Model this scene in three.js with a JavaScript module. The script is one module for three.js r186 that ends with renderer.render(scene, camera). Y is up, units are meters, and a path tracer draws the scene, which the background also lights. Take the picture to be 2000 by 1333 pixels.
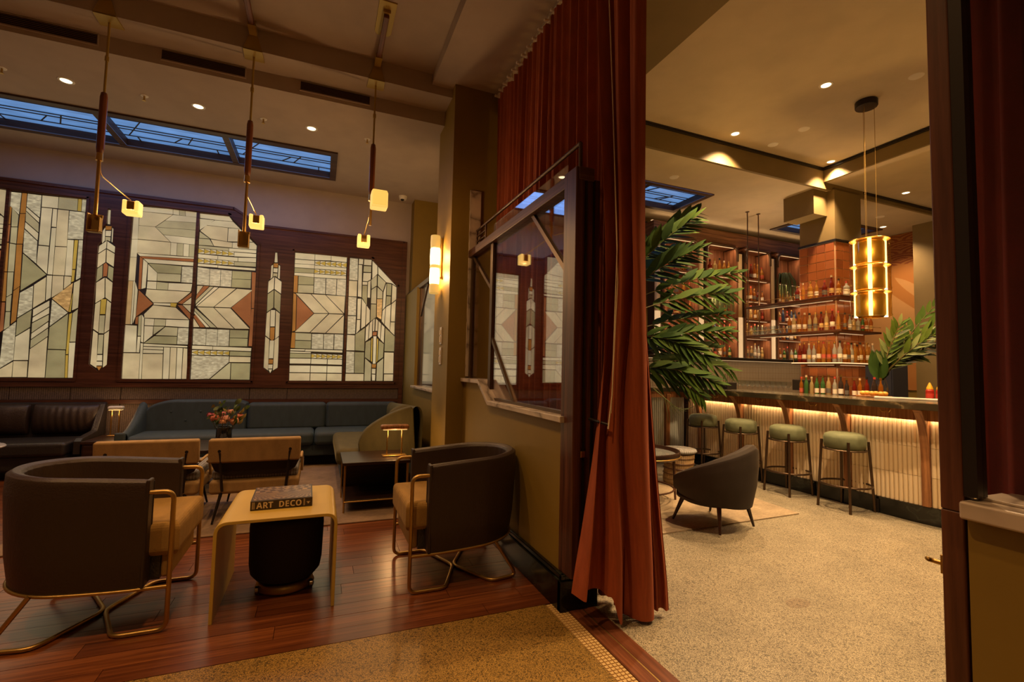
import * as THREE from 'three';
import { RoundedBoxGeometry } from 'three/addons/geometries/RoundedBoxGeometry.js';
import { mergeGeometries, mergeVertices, toCreasedNormals } from 'three/addons/utils/BufferGeometryUtils.js';
import { RectAreaLightUniformsLib } from 'three/addons/lights/RectAreaLightUniformsLib.js';
import { FontLoader } from 'three/addons/loaders/FontLoader.js';
import { TextGeometry } from 'three/addons/geometries/TextGeometry.js';

// ---------------------------------------------------------------- camera, exposure, large lights
const scene = new THREE.Scene();
scene.background = new THREE.Color(0, 0, 0);
const R = Math.PI / 180;
const camera = new THREE.PerspectiveCamera(2 * Math.atan(666.5 / 922.5) / R, 1.5, 0.05, 60);
camera.position.set(0, 1.32, 0);
camera.rotation.order = 'YXZ';
camera.rotation.set(3.353 * R, -22.0 * R, 1.292 * R);
scene.add(camera);
const renderer = new THREE.WebGLRenderer({ antialias: true });
renderer.toneMapping = THREE.LinearToneMapping;
renderer.toneMappingExposure = 1.0;
renderer.shadowMap.enabled = true;
RectAreaLightUniformsLib.init();

const WARM = [1.0, 0.54, 0.21], BARWARM = [1.0, 0.62, 0.30], DUSK = [0.22, 0.42, 1.0];
const lin = a => new THREE.Color().setRGB(a[0], a[1], a[2]);
function areaLight(name, c, intensity, w, h, pos, target) {
  const l = new THREE.RectAreaLight(lin(c), intensity, w, h);
  l.name = name; l.position.set(...pos); scene.add(l); l.lookAt(...target);
  return l;
}
// the dusk laylights in the ceilings and the backlit stained glass
areaLight('laylight_light', DUSK, 1.8, 3.5, 0.8, [-1.73, 3.90, -6.5], [-1.73, 0, -6.5]);
areaLight('bar_laylight_light', DUSK, 1.2, 1.9, 0.7, [4.2, 3.90, -5.4], [4.2, 0, -5.4]);
const GLASSLIGHT = [1.0, 0.78, 0.45];
areaLight('stained_glass_light', GLASSLIGHT, 0.4, 0.72, 2.2, [-3.18, 2.2, -7.40], [-3.18, 2.2, 0]);
areaLight('stained_glass_light', GLASSLIGHT, 0.4, 1.4, 2.2, [-1.62, 2.2, -7.40], [-1.62, 2.2, 0]);
areaLight('stained_glass_light', GLASSLIGHT, 0.4, 1.4, 1.8, [0.33, 1.95, -7.40], [0.33, 1.95, 0]);

// ---------------------------------------------------------------- helpers
let seed = 7;
const rnd = () => { seed = (seed * 1664525 + 1013904223) >>> 0; return seed / 4294967296; };
const rr = (a, b) => a + (b - a) * rnd();
const V = (x, y, z) => new THREE.Vector3(x, y, z);
const used = new Map();
function numbered(n) {
  const k = used.get(n) || 0; used.set(n, k + 1);
  return k ? n + '_' + String(k).padStart(3, '0') : n;
}
const shade = o => { o.traverse(m => { if (m.isMesh) { m.castShadow = true; m.receiveShadow = true; } }); return o; };
function mesh(name, geo, mat, parent) {
  const g = Array.isArray(geo) ? merge(geo) : geo;
  const m = new THREE.Mesh(g, mat); m.name = name; m.castShadow = m.receiveShadow = true;
  parent.add(m); return m;
}
function merge(list) {
  return list.length === 1 ? list[0] : mergeGeometries(list.map(g => {
    const q = g.index ? g.toNonIndexed() : g.clone();
    for (const k of Object.keys(q.attributes)) if (!['position', 'normal', 'uv'].includes(k)) q.deleteAttribute(k);
    if (!q.attributes.uv) q.setAttribute('uv', new THREE.BufferAttribute(new Float32Array(q.attributes.position.count * 2), 2));
    q.morphAttributes = {};
    return q;
  }));
}
function tag(o, label, category, group) {
  o.userData.label = label; o.userData.category = category; if (group) o.userData.group = group; return o;
}
function thing(name, label, category, pos = [0, 0, 0], turn = 0, group) {
  const o = new THREE.Group(); o.name = numbered(name); o.position.set(...pos); o.rotation.y = turn; scene.add(o);
  return tag(o, label, category, group);
}
function solo(name, geo, mat, label, category, pos = [0, 0, 0], turn = 0, group) {
  const m = mesh(numbered(name), geo, mat, scene); m.position.set(...pos); m.rotation.y = turn; return tag(m, label, category, group);
}
function copy(o, label, pos, turn = 0, group) {
  const c = o.clone(); c.userData = { ...o.userData }; c.name = numbered(o.name.replace(/_\d{3}$/, '')); scene.add(c);
  c.position.set(...pos); c.rotation.y = turn; if (label) c.userData.label = label; if (group) c.userData.group = group;
  return c;
}
function struct(name, geo, mat, parent) {
  const m = mesh(parent ? name : numbered(name), geo, mat, parent || scene); if (!parent) m.userData.kind = 'structure'; return m;
}
function structGroup(name) { const g = new THREE.Group(); g.name = numbered(name); g.userData.kind = 'structure'; scene.add(g); return g; }
// box from x0..x1, y0..y1, z0..z1 with uv in metres
function box(x0, x1, y0, y1, z0, z1) {
  const g = new THREE.BoxGeometry(x1 - x0, y1 - y0, z1 - z0); g.translate((x0 + x1) / 2, (y0 + y1) / 2, (z0 + z1) / 2);
  return metric(g);
}
function rbox(x0, x1, y0, y1, z0, z1, r = 0.01, s = 2) {
  const g = new RoundedBoxGeometry(x1 - x0, y1 - y0, z1 - z0, s, Math.min(r, (x1 - x0) / 2.01, (y1 - y0) / 2.01, (z1 - z0) / 2.01));
  g.translate((x0 + x1) / 2, (y0 + y1) / 2, (z0 + z1) / 2); return metric(g);
}
function metric(g) {
  const p = g.attributes.position, n = g.attributes.normal, u = new Float32Array(p.count * 2);
  for (let i = 0; i < p.count; i++) {
    const ax = Math.abs(n.getX(i)), ay = Math.abs(n.getY(i)), az = Math.abs(n.getZ(i));
    if (ay >= ax && ay >= az) { u[2 * i] = p.getX(i); u[2 * i + 1] = p.getZ(i); }
    else if (ax >= az) { u[2 * i] = p.getZ(i); u[2 * i + 1] = p.getY(i); }
    else { u[2 * i] = p.getX(i); u[2 * i + 1] = p.getY(i); }
  }
  g.setAttribute('uv', new THREE.BufferAttribute(u, 2)); return g;
}
function cyl(r0, r1, y0, y1, x = 0, z = 0, seg = 20) {
  const g = new THREE.CylinderGeometry(r1, r0, y1 - y0, seg); g.translate(x, (y0 + y1) / 2, z); return g;
}
function lathe(pts, seg = 28) { return new THREE.LatheGeometry(pts.map(p => new THREE.Vector2(p[0], p[1])), seg); }
// bar between two points
function rod(a, b, r, seg = 8, r2 = r) {
  const A = V(...a), B = V(...b), d = B.clone().sub(A), g = new THREE.CylinderGeometry(r2, r, d.length(), seg);
  g.applyQuaternion(new THREE.Quaternion().setFromUnitVectors(V(0, 1, 0), d.clone().normalize()));
  const c = A.add(B).multiplyScalar(0.5); g.translate(c.x, c.y, c.z); return g;
}
// square bar between two points
function bar(a, b, w, h) {
  const A = V(...a), B = V(...b), d = B.clone().sub(A), g = new THREE.BoxGeometry(w, d.length(), h);
  g.applyQuaternion(new THREE.Quaternion().setFromUnitVectors(V(0, 1, 0), d.clone().normalize()));
  const c = A.add(B).multiplyScalar(0.5); g.translate(c.x, c.y, c.z); return metric(g);
}
// bent tube: polyline with rounded corners
function bent(pts, r, fillet = 0.05, closed = false, rad = 10) {
  const P = pts.map(p => V(...p)), path = new THREE.CurvePath(), n = P.length;
  const corner = i => {
    const a = P[(i - 1 + n) % n], b = P[i], c = P[(i + 1) % n];
    const f = Math.min(fillet, a.distanceTo(b) * 0.48, b.distanceTo(c) * 0.48);
    return [b.clone().lerp(a, f / a.distanceTo(b)), b, b.clone().lerp(c, f / b.distanceTo(c))];
  };
  let prev = closed ? corner(0)[2] : P[0];
  for (let k = 1; k < (closed ? n + 1 : n - 1); k++) {
    const [s, m, e] = corner(k % n);
    path.add(new THREE.LineCurve3(prev, s)); path.add(new THREE.QuadraticBezierCurve3(s, m, e)); prev = e;
  }
  if (!closed) path.add(new THREE.LineCurve3(prev, P[n - 1]));
  // sample explicitly so corners stay tight
  const pp = [];
  for (const c of path.curves) { const k = c.isLineCurve3 ? 1 : 6; for (let i = 0; i < k; i++) pp.push(c.getPoint(i / k)); }
  if (!closed) pp.push(P[n - 1]);
  return sweep(pp, r, rad, closed);
}
function sweep(pp, r, rad = 10, closed = false) {
  // parallel-transport frames along a point list
  const n = pp.length, pos = [], nor = [], idx = [];
  let up = null;
  for (let i = 0; i < n; i++) {
    const a = pp[closed ? (i - 1 + n) % n : Math.max(0, i - 1)], b = pp[closed ? (i + 1) % n : Math.min(n - 1, i + 1)];
    const t = b.clone().sub(a).normalize();
    if (!up) up = Math.abs(t.y) < 0.9 ? V(0, 1, 0) : V(1, 0, 0);
    const s = up.clone().cross(t).normalize(); up = t.clone().cross(s).normalize();
    const rad_ = typeof r === 'function' ? r(i / (n - 1)) : r;
    for (let k = 0; k < rad; k++) {
      const th = k / rad * Math.PI * 2, d = s.clone().multiplyScalar(Math.cos(th)).addScaledVector(up, Math.sin(th));
      pos.push(pp[i].x + d.x * rad_, pp[i].y + d.y * rad_, pp[i].z + d.z * rad_); nor.push(d.x, d.y, d.z);
    }
  }
  const rows = closed ? n : n - 1;
  for (let i = 0; i < rows; i++) for (let k = 0; k < rad; k++) {
    const a = i * rad + k, b = i * rad + (k + 1) % rad, c = ((i + 1) % n) * rad + k, d = ((i + 1) % n) * rad + (k + 1) % rad;
    idx.push(a, b, c, b, d, c);
  }
  if (!closed) for (const [o, f] of [[0, 1], [(n - 1) * rad, 0]]) for (let k = 1; k < rad - 1; k++) f ? idx.push(o, o + k + 1, o + k) : idx.push(o, o + k, o + k + 1);
  const g = new THREE.BufferGeometry();
  g.setAttribute('position', new THREE.Float32BufferAttribute(pos, 3)); g.setAttribute('normal', new THREE.Float32BufferAttribute(nor, 3));
  g.setAttribute('uv', new THREE.Float32BufferAttribute(new Float32Array(pos.length / 3 * 2), 2)); g.setIndex(idx); return g;
}
// surface over a grid: f(u, v) -> [x, y, z]; uv given in metres by su, sv
function grid(f, nu, nv, su = 1, sv = 1, closedU = false) {
  const pos = [], uv = [], idx = [];
  for (let j = 0; j <= nv; j++) for (let i = 0; i <= nu; i++) { const p = f(i / nu, j / nv); pos.push(p[0], p[1], p[2]); uv.push(i / nu * su, j / nv * sv); }
  for (let j = 0; j < nv; j++) for (let i = 0; i < nu; i++) { const a = j * (nu + 1) + i, b = a + 1, c = a + nu + 1, d = c + 1; idx.push(a, b, c, b, d, c); }
  const g = new THREE.BufferGeometry();
  g.setAttribute('position', new THREE.Float32BufferAttribute(pos, 3)); g.setAttribute('uv', new THREE.Float32BufferAttribute(uv, 2)); g.setIndex(idx);
  g.computeVertexNormals(); return g;
}
function poly(pts, depth, bevel = 0) {
  const s = new THREE.Shape(pts.map(p => new THREE.Vector2(p[0], p[1])));
  const g = new THREE.ExtrudeGeometry(s, { depth, bevelEnabled: bevel > 0, bevelThickness: bevel, bevelSize: bevel, bevelOffset: -bevel, bevelSegments: 2, curveSegments: 10 });
  return metric(g);
}
const at = (g, x, y, z) => { g.translate(x, y, z); return g; };
const turned = (g, rx, ry, rz) => { g.applyMatrix4(new THREE.Matrix4().makeRotationFromEuler(new THREE.Euler(rx, ry, rz))); return g; };
const ORD = ['first', 'second', 'third', 'fourth', 'fifth', 'sixth', 'seventh', 'eighth', 'ninth', 'tenth', 'eleventh', 'twelfth', 'thirteenth', 'fourteenth', 'fifteenth', 'sixteenth', 'seventeenth', 'eighteenth', 'nineteenth', 'twentieth', 'twenty-first', 'twenty-second', 'twenty-third', 'twenty-fourth'];

// ---------------------------------------------------------------- textures
function hash(x, y, s) { let h = (x * 374761393 + y * 668265263 + s * 982451653) | 0; h = Math.imul(h ^ (h >>> 13), 1274126177); return ((h ^ (h >>> 16)) >>> 0) / 4294967296; }
function vnoise(x, y, px, py, s) {
  const xi = Math.floor(x), yi = Math.floor(y), fx = x - xi, fy = y - yi, sx = fx * fx * (3 - 2 * fx), sy = fy * fy * (3 - 2 * fy);
  const m = (a, n) => ((a % n) + n) % n;
  const a = hash(m(xi, px), m(yi, py), s), b = hash(m(xi + 1, px), m(yi, py), s), c = hash(m(xi, px), m(yi + 1, py), s), d = hash(m(xi + 1, px), m(yi + 1, py), s);
  return a + (b - a) * sx + (c - a) * sy + (a - b - c + d) * sx * sy;
}
function fbm(u, v, fx, fy, s, oct = 4) { let t = 0, a = 0.5, n = 0; for (let i = 0; i < oct; i++) { t += a * vnoise(u * fx, v * fy, fx, fy, s + i); n += a; a *= 0.5; fx *= 2; fy *= 2; } return t / n; }
function tex(w, h, f, srgb, repx = 1, repy = repx) {
  const d = new Uint8Array(w * h * 4);
  for (let y = 0; y < h; y++) for (let x = 0; x < w; x++) {
    const c = f(x / w, y / h), i = (y * w + x) * 4;
    if (typeof c === 'number') d[i] = d[i + 1] = d[i + 2] = Math.max(0, Math.min(255, c * 255));
    else for (let k = 0; k < 3; k++) d[i + k] = Math.max(0, Math.min(255, c[k] * 255));
    d[i + 3] = 255;
  }
  const t = new THREE.DataTexture(d, w, h); t.wrapS = t.wrapT = THREE.RepeatWrapping; t.magFilter = THREE.LinearFilter; t.minFilter = THREE.LinearMipmapLinearFilter; t.generateMipmaps = true;
  if (srgb) t.colorSpace = THREE.SRGBColorSpace; t.repeat.set(repx, repy); t.needsUpdate = true; return t;
}
const mix = (a, b, t) => a.map((v, i) => v + (b[i] - v) * t);
// wood: grain runs along u. tile 1.0 x 0.5 m
const woodTex = tex(512, 256, (u, v) => {
  const g = fbm(u, v, 3, 48, 11, 4), r = fbm(u + 0.08 * fbm(u, v, 4, 6, 5, 2), v, 2, 14, 31, 3), f = fbm(u, v, 24, 200, 61, 2);
  const k = 0.55 * g + 0.3 * r + 0.15 * f; return mix([0.58, 0.52, 0.48], [1, 1, 1], Math.min(1, Math.max(0, (k - 0.25) * 2)));
}, true, 1.0, 2.0);
function woodMat(c, rough = 0.4, extra = {}, vertical = false) {
  const t = woodTex.clone(); t.needsUpdate = true; t.offset.set(rnd(), rnd()); if (vertical) { t.rotation = Math.PI / 2; }
  return new THREE.MeshPhysicalMaterial({ color: lin(c), map: t, roughness: rough, ...extra });
}
// terrazzo: 1024 px on 1.1 m
const terrTex = (() => {
  const N = 1024, C = 150, cell = N / C, px = [], d = new Float32Array(N * N);
  for (let j = 0; j < C; j++) for (let i = 0; i < C; i++) px.push([(i + hash(i, j, 3)) * cell, (j + hash(i, j, 4)) * cell, hash(i, j, 5), 0.55 + 0.75 * hash(i, j, 6)]);
  return tex(N, N, (u, v) => {
    const x = u * N, y = v * N, ci = Math.floor(x / cell), cj = Math.floor(y / cell); let b1 = 1e9, b2 = 1e9, tone = 0;
    for (let dj = -1; dj <= 1; dj++) for (let di = -1; di <= 1; di++) {
      const i = (ci + di + C) % C, j = (cj + dj + C) % C, p = px[j * C + i];
      let ex = x - p[0], ey = y - p[1]; if (ex > N / 2) ex -= N; if (ex < -N / 2) ex += N; if (ey > N / 2) ey -= N; if (ey < -N / 2) ey += N;
      const q = Math.hypot(ex, ey) * p[3]; if (q < b1) { b2 = b1; b1 = q; tone = p[2]; } else if (q < b2) b2 = q;
    }
    const coarse = fbm(u, v, 5, 5, 91, 3) - 0.5;
    if (b2 - b1 < 1.0) return 0.44 + 0.1 * coarse;
    const t = tone < 0.08 ? 0.46 : tone < 0.25 ? 0.66 : 0.74 + 0.22 * tone;
    return Math.min(1, t + 0.14 * coarse);
  }, true, 1 / 0.8);
})();
const fineNoise = tex(256, 256, (u, v) => fbm(u, v, 32, 32, 17, 3), false, 4);
const softNoise = tex(256, 256, (u, v) => fbm(u, v, 6, 6, 23, 4), false, 1);
const velvetTex = tex(256, 256, (u, v) => { const k = 0.82 + 0.18 * fbm(u, v, 10, 4, 41, 4) + 0.1 * (hash(Math.floor(u * 256), Math.floor(v * 256), 8) - 0.5); return [k, k, k]; }, true, 2);
const leatherTex = tex(256, 256, (u, v) => fbm(u, v, 40, 40, 55, 2) * 0.5 + 0.5 * fbm(u, v, 8, 8, 56, 3), false, 4);
const plasterTex = tex(256, 256, (u, v) => { const k = 0.93 + 0.07 * fbm(u, v, 8, 8, 71, 4); return [k, k, k]; }, true, 0.7);
const weaveTex = tex(128, 128, (u, v) => { const a = Math.sin(u * Math.PI * 2 * 16), b = Math.sin(v * Math.PI * 2 * 16); const k = 0.72 + 0.14 * ((Math.floor(u * 32) + Math.floor(v * 32)) % 2 ? a : b) + 0.14 * hash(Math.floor(u * 32), Math.floor(v * 32), 9); return [k, k, k]; }, true, 3);
const rugTex = tex(256, 256, (u, v) => { const k = 0.62 + 0.2 * fbm(u, v, 40, 160, 81, 2) + 0.22 * fbm(u, v, 6, 6, 82, 3); return [k, k, k]; }, true, 1.2);
function veins(base, vein, amt, s, rep, sharp = 9) {
  return tex(256, 256, (u, v) => { const w = fbm(u, v, 4, 4, s, 5), k = Math.pow(1 - Math.abs(2 * fbm(u + 0.15 * w, v + 0.2 * w, 3, 5, s + 7, 5) - 1), sharp); const m = 0.9 + 0.2 * (w - 0.5); return mix(base, vein, Math.min(1, k * amt)).map(x => x * m); }, true, rep);
}
const whiteMarbleTex = veins([0.92, 0.88, 0.83], [0.5, 0.46, 0.42], 0.9, 101, 0.9);
const blackMarbleTex = veins([0.10, 0.11, 0.10], [0.42, 0.46, 0.40], 0.7, 111, 0.8, 22);
const greenMarbleTex = veins([0.28, 0.27, 0.22], [0.72, 0.66, 0.52], 0.8, 121, 1.1, 10);

// ---------------------------------------------------------------- materials
const std = (c, rough = 0.7, o = {}) => new THREE.MeshPhysicalMaterial({ color: lin(c), roughness: rough, ...o });
const M = {
  plaster: std([0.46, 0.385, 0.325], 0.9, { map: plasterTex }),
  barCeil: std([0.60, 0.52, 0.395], 0.85, { map: plasterTex }),
  olive: std([0.26, 0.17, 0.024], 0.62, { map: plasterTex }),
  oliveSoft: std([0.21, 0.155, 0.065], 0.65, { map: plasterTex }),
  panelWood: woodMat([0.165, 0.058, 0.027], 0.42),
  postWood: woodMat([0.15, 0.055, 0.028], 0.4, {}, true),
  walnut: woodMat([0.13, 0.052, 0.024], 0.35),
  darkWood: woodMat([0.045, 0.022, 0.014], 0.3),
  barWood: woodMat([0.58, 0.28, 0.115], 0.4, {}, true),
  gold: std([0.62, 0.43, 0.085], 0.45, { map: plasterTex }),
  grip: woodMat([0.30, 0.105, 0.038], 0.4, {}, true),
  plate: std([0.42, 0.29, 0.06], 0.4, { metalness: 0.35 }),
  brass: std([0.72, 0.47, 0.15], 0.32, { metalness: 1 }),
  brassDull: std([0.50, 0.33, 0.11], 0.42, { metalness: 1 }),
  bronze: std([0.12, 0.075, 0.045], 0.4, { metalness: 0.7 }),
  bronzeWood: woodMat([0.17, 0.075, 0.04], 0.45),
  blackMetal: std([0.03, 0.025, 0.022], 0.4, { metalness: 0.5 }),
  stoolMetal: std([0.10, 0.065, 0.04], 0.35, { metalness: 0.8 }),
  chrome: std([0.7, 0.68, 0.66], 0.15, { metalness: 1 }),
  leather: std([0.034, 0.020, 0.015], 0.45, { bumpMap: leatherTex, bumpScale: 0.002 }),
  leatherBlack: std([0.025, 0.022, 0.022], 0.34, { bumpMap: leatherTex, bumpScale: 0.003 }),
  suede: std([0.42, 0.25, 0.065], 0.9, { map: velvetTex, sheen: 0.2, sheenColor: lin([0.7, 0.5, 0.25]), sheenRoughness: 0.5 }),
  tan: std([0.42, 0.27, 0.11], 0.8, { map: velvetTex }),
  sofaBlue: std([0.045, 0.072, 0.095], 0.7, { map: velvetTex, sheen: 0.6, sheenColor: lin([0.3, 0.5, 0.7]), sheenRoughness: 0.45 }),
  sofaOlive: std([0.12, 0.10, 0.035], 0.75, { map: velvetTex, sheen: 0.5, sheenColor: lin([0.6, 0.55, 0.3]), sheenRoughness: 0.5 }),
  greyFabric: std([0.34, 0.34, 0.34], 0.85, { map: weaveTex }),
  blackFabric: std([0.018, 0.014, 0.013], 0.85),
  brownVelvet: std([0.030, 0.018, 0.011], 0.8, { map: velvetTex, sheen: 0.15, sheenColor: lin([0.5, 0.35, 0.2]), sheenRoughness: 0.5 }),
  greenVelvet: std([0.19, 0.22, 0.12], 0.8, { map: velvetTex, sheen: 0.5, sheenColor: lin([0.7, 0.7, 0.4]), sheenRoughness: 0.5 }),
  curtain: std([0.42, 0.092, 0.028], 0.85, { map: velvetTex, sheen: 0.55, sheenColor: lin([0.9, 0.32, 0.12]), sheenRoughness: 0.4, side: THREE.DoubleSide }),
  curtainShaded: std([0.17, 0.015, 0.010], 0.85, { map: velvetTex, side: THREE.DoubleSide }),  // same velvet as the rust curtain, colour darkened for the weaker light there
  whiteMarble: std([0.95, 0.9, 0.84], 0.3, { map: whiteMarbleTex }),
  blackMarble: std([0.42, 0.42, 0.42], 0.22, { map: blackMarbleTex }),
  greenMarble: std([0.95, 0.90, 0.80], 0.2, { map: greenMarbleTex }),
  rattan: std([0.20, 0.145, 0.115], 0.8, { map: weaveTex }),
  white: std([0.75, 0.72, 0.66], 0.5),
  cream: std([0.80, 0.66, 0.44], 0.45),
  creamTile: std([0.86, 0.71, 0.47], 0.45),
  lead: std([0.045, 0.04, 0.035], 0.6),
  terrGold: std([0.52, 0.315, 0.075], 0.42, { map: terrTex }),
  terrBar: std([0.60, 0.53, 0.37], 0.38, { map: terrTex }),
  terrPatch: std([0.62, 0.37, 0.09], 0.42, { map: terrTex }),
  terrPatch2: std([0.46, 0.37, 0.25], 0.4, { map: terrTex }),
  terrBorder: std([0.60, 0.42, 0.17], 0.45, { map: plasterTex }),
  pane: std([1, 1, 1], 0.01, { transmission: 1, thickness: 0, ior: 2.5 }),
  paneDim: std([1, 1, 1], 0.02, { transmission: 1, thickness: 0, ior: 1.3 }),
  glass: std([0.95, 0.97, 0.97], 0.03, { transmission: 1, thickness: 0, ior: 1.5 }),
  smokeGlass: std([0.10, 0.09, 0.08], 0.1, { metalness: 0.0 }),
  rug: std([0.36, 0.25, 0.17], 0.95, { map: rugTex }),
  rugBar: std([0.44, 0.345, 0.225], 0.95, { map: rugTex }),
  leaf: std([0.034, 0.072, 0.010], 0.7, { specularIntensity: 0.25, side: THREE.DoubleSide }),
  leaf2: std([0.052, 0.090, 0.013], 0.7, { specularIntensity: 0.25, side: THREE.DoubleSide }),
  leaf3: std([0.022, 0.052, 0.010], 0.7, { specularIntensity: 0.25, side: THREE.DoubleSide }),
  fern: std([0.10, 0.14, 0.05], 0.6, { side: THREE.DoubleSide }),
  stem: std([0.10, 0.085, 0.03], 0.7),
  rustTile: std([0.36, 0.115, 0.035], 0.22),
  rustTile2: std([0.27, 0.085, 0.03], 0.22),
  rustTile3: std([0.38, 0.13, 0.045], 0.25),
  grout: std([0.55, 0.36, 0.22], 0.9),
  greyTile: std([0.42, 0.35, 0.26], 0.4),
  vent: std([0.10, 0.06, 0.04], 0.7),
};
const glow = (c, e, o = {}) => new THREE.MeshStandardMaterial({ color: lin([0.6, 0.55, 0.45]), emissive: lin(c.map(v => v * e)), roughness: 0.4, ...o });
// ================================================================ STRUCTURE
// ---- floors
{
  const f = structGroup('floor');
  mesh('subfloor', box(-4.6, 1.31, -0.2, -0.021, -7.6, -2.46), M.darkWood, f);
  const tones = [[0.27, 0.088, 0.028], [0.225, 0.070, 0.023], [0.315, 0.105, 0.033], [0.25, 0.080, 0.029], [0.285, 0.092, 0.027]];
  const mats = tones.map(c => woodMat(c, 0.3, { clearcoat: 0.35, clearcoatRoughness: 0.3 }));
  const W = 0.126, G = {}, rows = Math.floor((7.5 - 2.46) / W);
  for (let r = 0; r < rows; r++) {
    let x = -4.6 - rr(0, 1.2); const z1 = -2.46 - r * W, z0 = z1 - W + 0.0025;
    while (x < 1.3) {
      const L = [0.9, 1.3, 1.7][Math.floor(rnd() * 3)]; const a = Math.max(-4.6, x), b = Math.min(1.305, x + L); x += L;
      if (b - a < 0.05) continue;
      const key = (b - a).toFixed(3);
      G[key] ??= metric(new THREE.BoxGeometry(b - a - 0.0025, 0.021, z1 - z0));
      const p = mesh('plank', G[key], mats[Math.floor(rnd() * mats.length)], f);
      p.position.set((a + b) / 2, -0.0105 + rr(-0.0006, 0), (z0 + z1) / 2);
    }
  }
  // lobby terrazzo with its mosaic border
  struct('floor_lobby', box(-4.6, 1.228, -0.2, 0, -2.455, 4), M.terrGold);
  const mg = [], cell = 0.0215;
  for (let j = 0; j < 4; j++) for (let k = 0; k < 80; k++) {
    const x = 1.230 + j * cell, z = -2.45 + k * cell;
    mg.push(box(x + 0.003, x + cell - 0.003, -0.02, 0.0005, z + 0.003, z + cell - 0.003));
  }
  const border = structGroup('floor_mosaic');
  mesh('mortar_bed', box(1.228, 1.317, -0.2, -0.0035, -2.455, 4), std([0.36, 0.21, 0.08], 0.8), border);
  const tiles = mesh('mosaic_tile', mg, M.terrBorder, border); tiles.userData.kind = 'stuff';
  // hardwood threshold with a brass inlay
  const th = structGroup('trim_1');
  const thM = woodMat([0.22, 0.075, 0.030], 0.35, {}, true);
  mesh('plank', box(1.318, 1.396, -0.2, 0.002, -2.42, 4), thM, th);
  mesh('brass_inlay', box(1.3965, 1.4035, -0.2, 0.0015, -2.42, 4), M.brassDull, th);
  mesh('plank', box(1.404, 1.482, -0.2, 0.002, -2.42, 4), thM, th);
  struct('floor_bar', box(1.483, 10, -0.2, 0, -7.6, 4), M.terrBar);
  struct('floor_under_partition', box(1.311, 1.4825, -0.2, -0.001, -7.6, -2.42), M.blackMarble);
}
// stone patches set into the terrazzo
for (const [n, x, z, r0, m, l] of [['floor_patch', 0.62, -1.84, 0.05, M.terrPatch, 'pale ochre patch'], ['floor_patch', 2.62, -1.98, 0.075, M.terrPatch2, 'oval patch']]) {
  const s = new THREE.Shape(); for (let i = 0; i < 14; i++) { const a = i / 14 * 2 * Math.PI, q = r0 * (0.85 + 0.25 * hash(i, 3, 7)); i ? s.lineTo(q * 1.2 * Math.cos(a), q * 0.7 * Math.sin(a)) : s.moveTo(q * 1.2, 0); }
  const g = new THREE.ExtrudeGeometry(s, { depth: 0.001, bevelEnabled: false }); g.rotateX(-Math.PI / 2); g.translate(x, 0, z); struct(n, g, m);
}
// ---- outer walls
struct('wall_back', box(-4.6, 1.25, 0, 4.4, -7.7, -7.5), M.plaster);
struct('wall_left', box(-4.8, -4.6, 0, 4.6, -7.7, 4), M.plaster);
struct('wall_behind', box(-4.8, 10, 0, 4.6, 4, 4.2), M.olive);
struct('wall_right', box(10, 10.2, 0, 4.6, -7.7, 4.2), M.olive);
struct('wall_recess', box(1.25, 3.0, 0, 4.4, -7.55, -7.26), M.olive);
struct('wall_bar_back', box(2.9, 10, 0, 4.4, -6.75, -6.42), M.olive);
struct('wall_bar_return', box(2.75, 2.9, 0, 4.4, -7.3, -6.42), M.olive);
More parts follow.
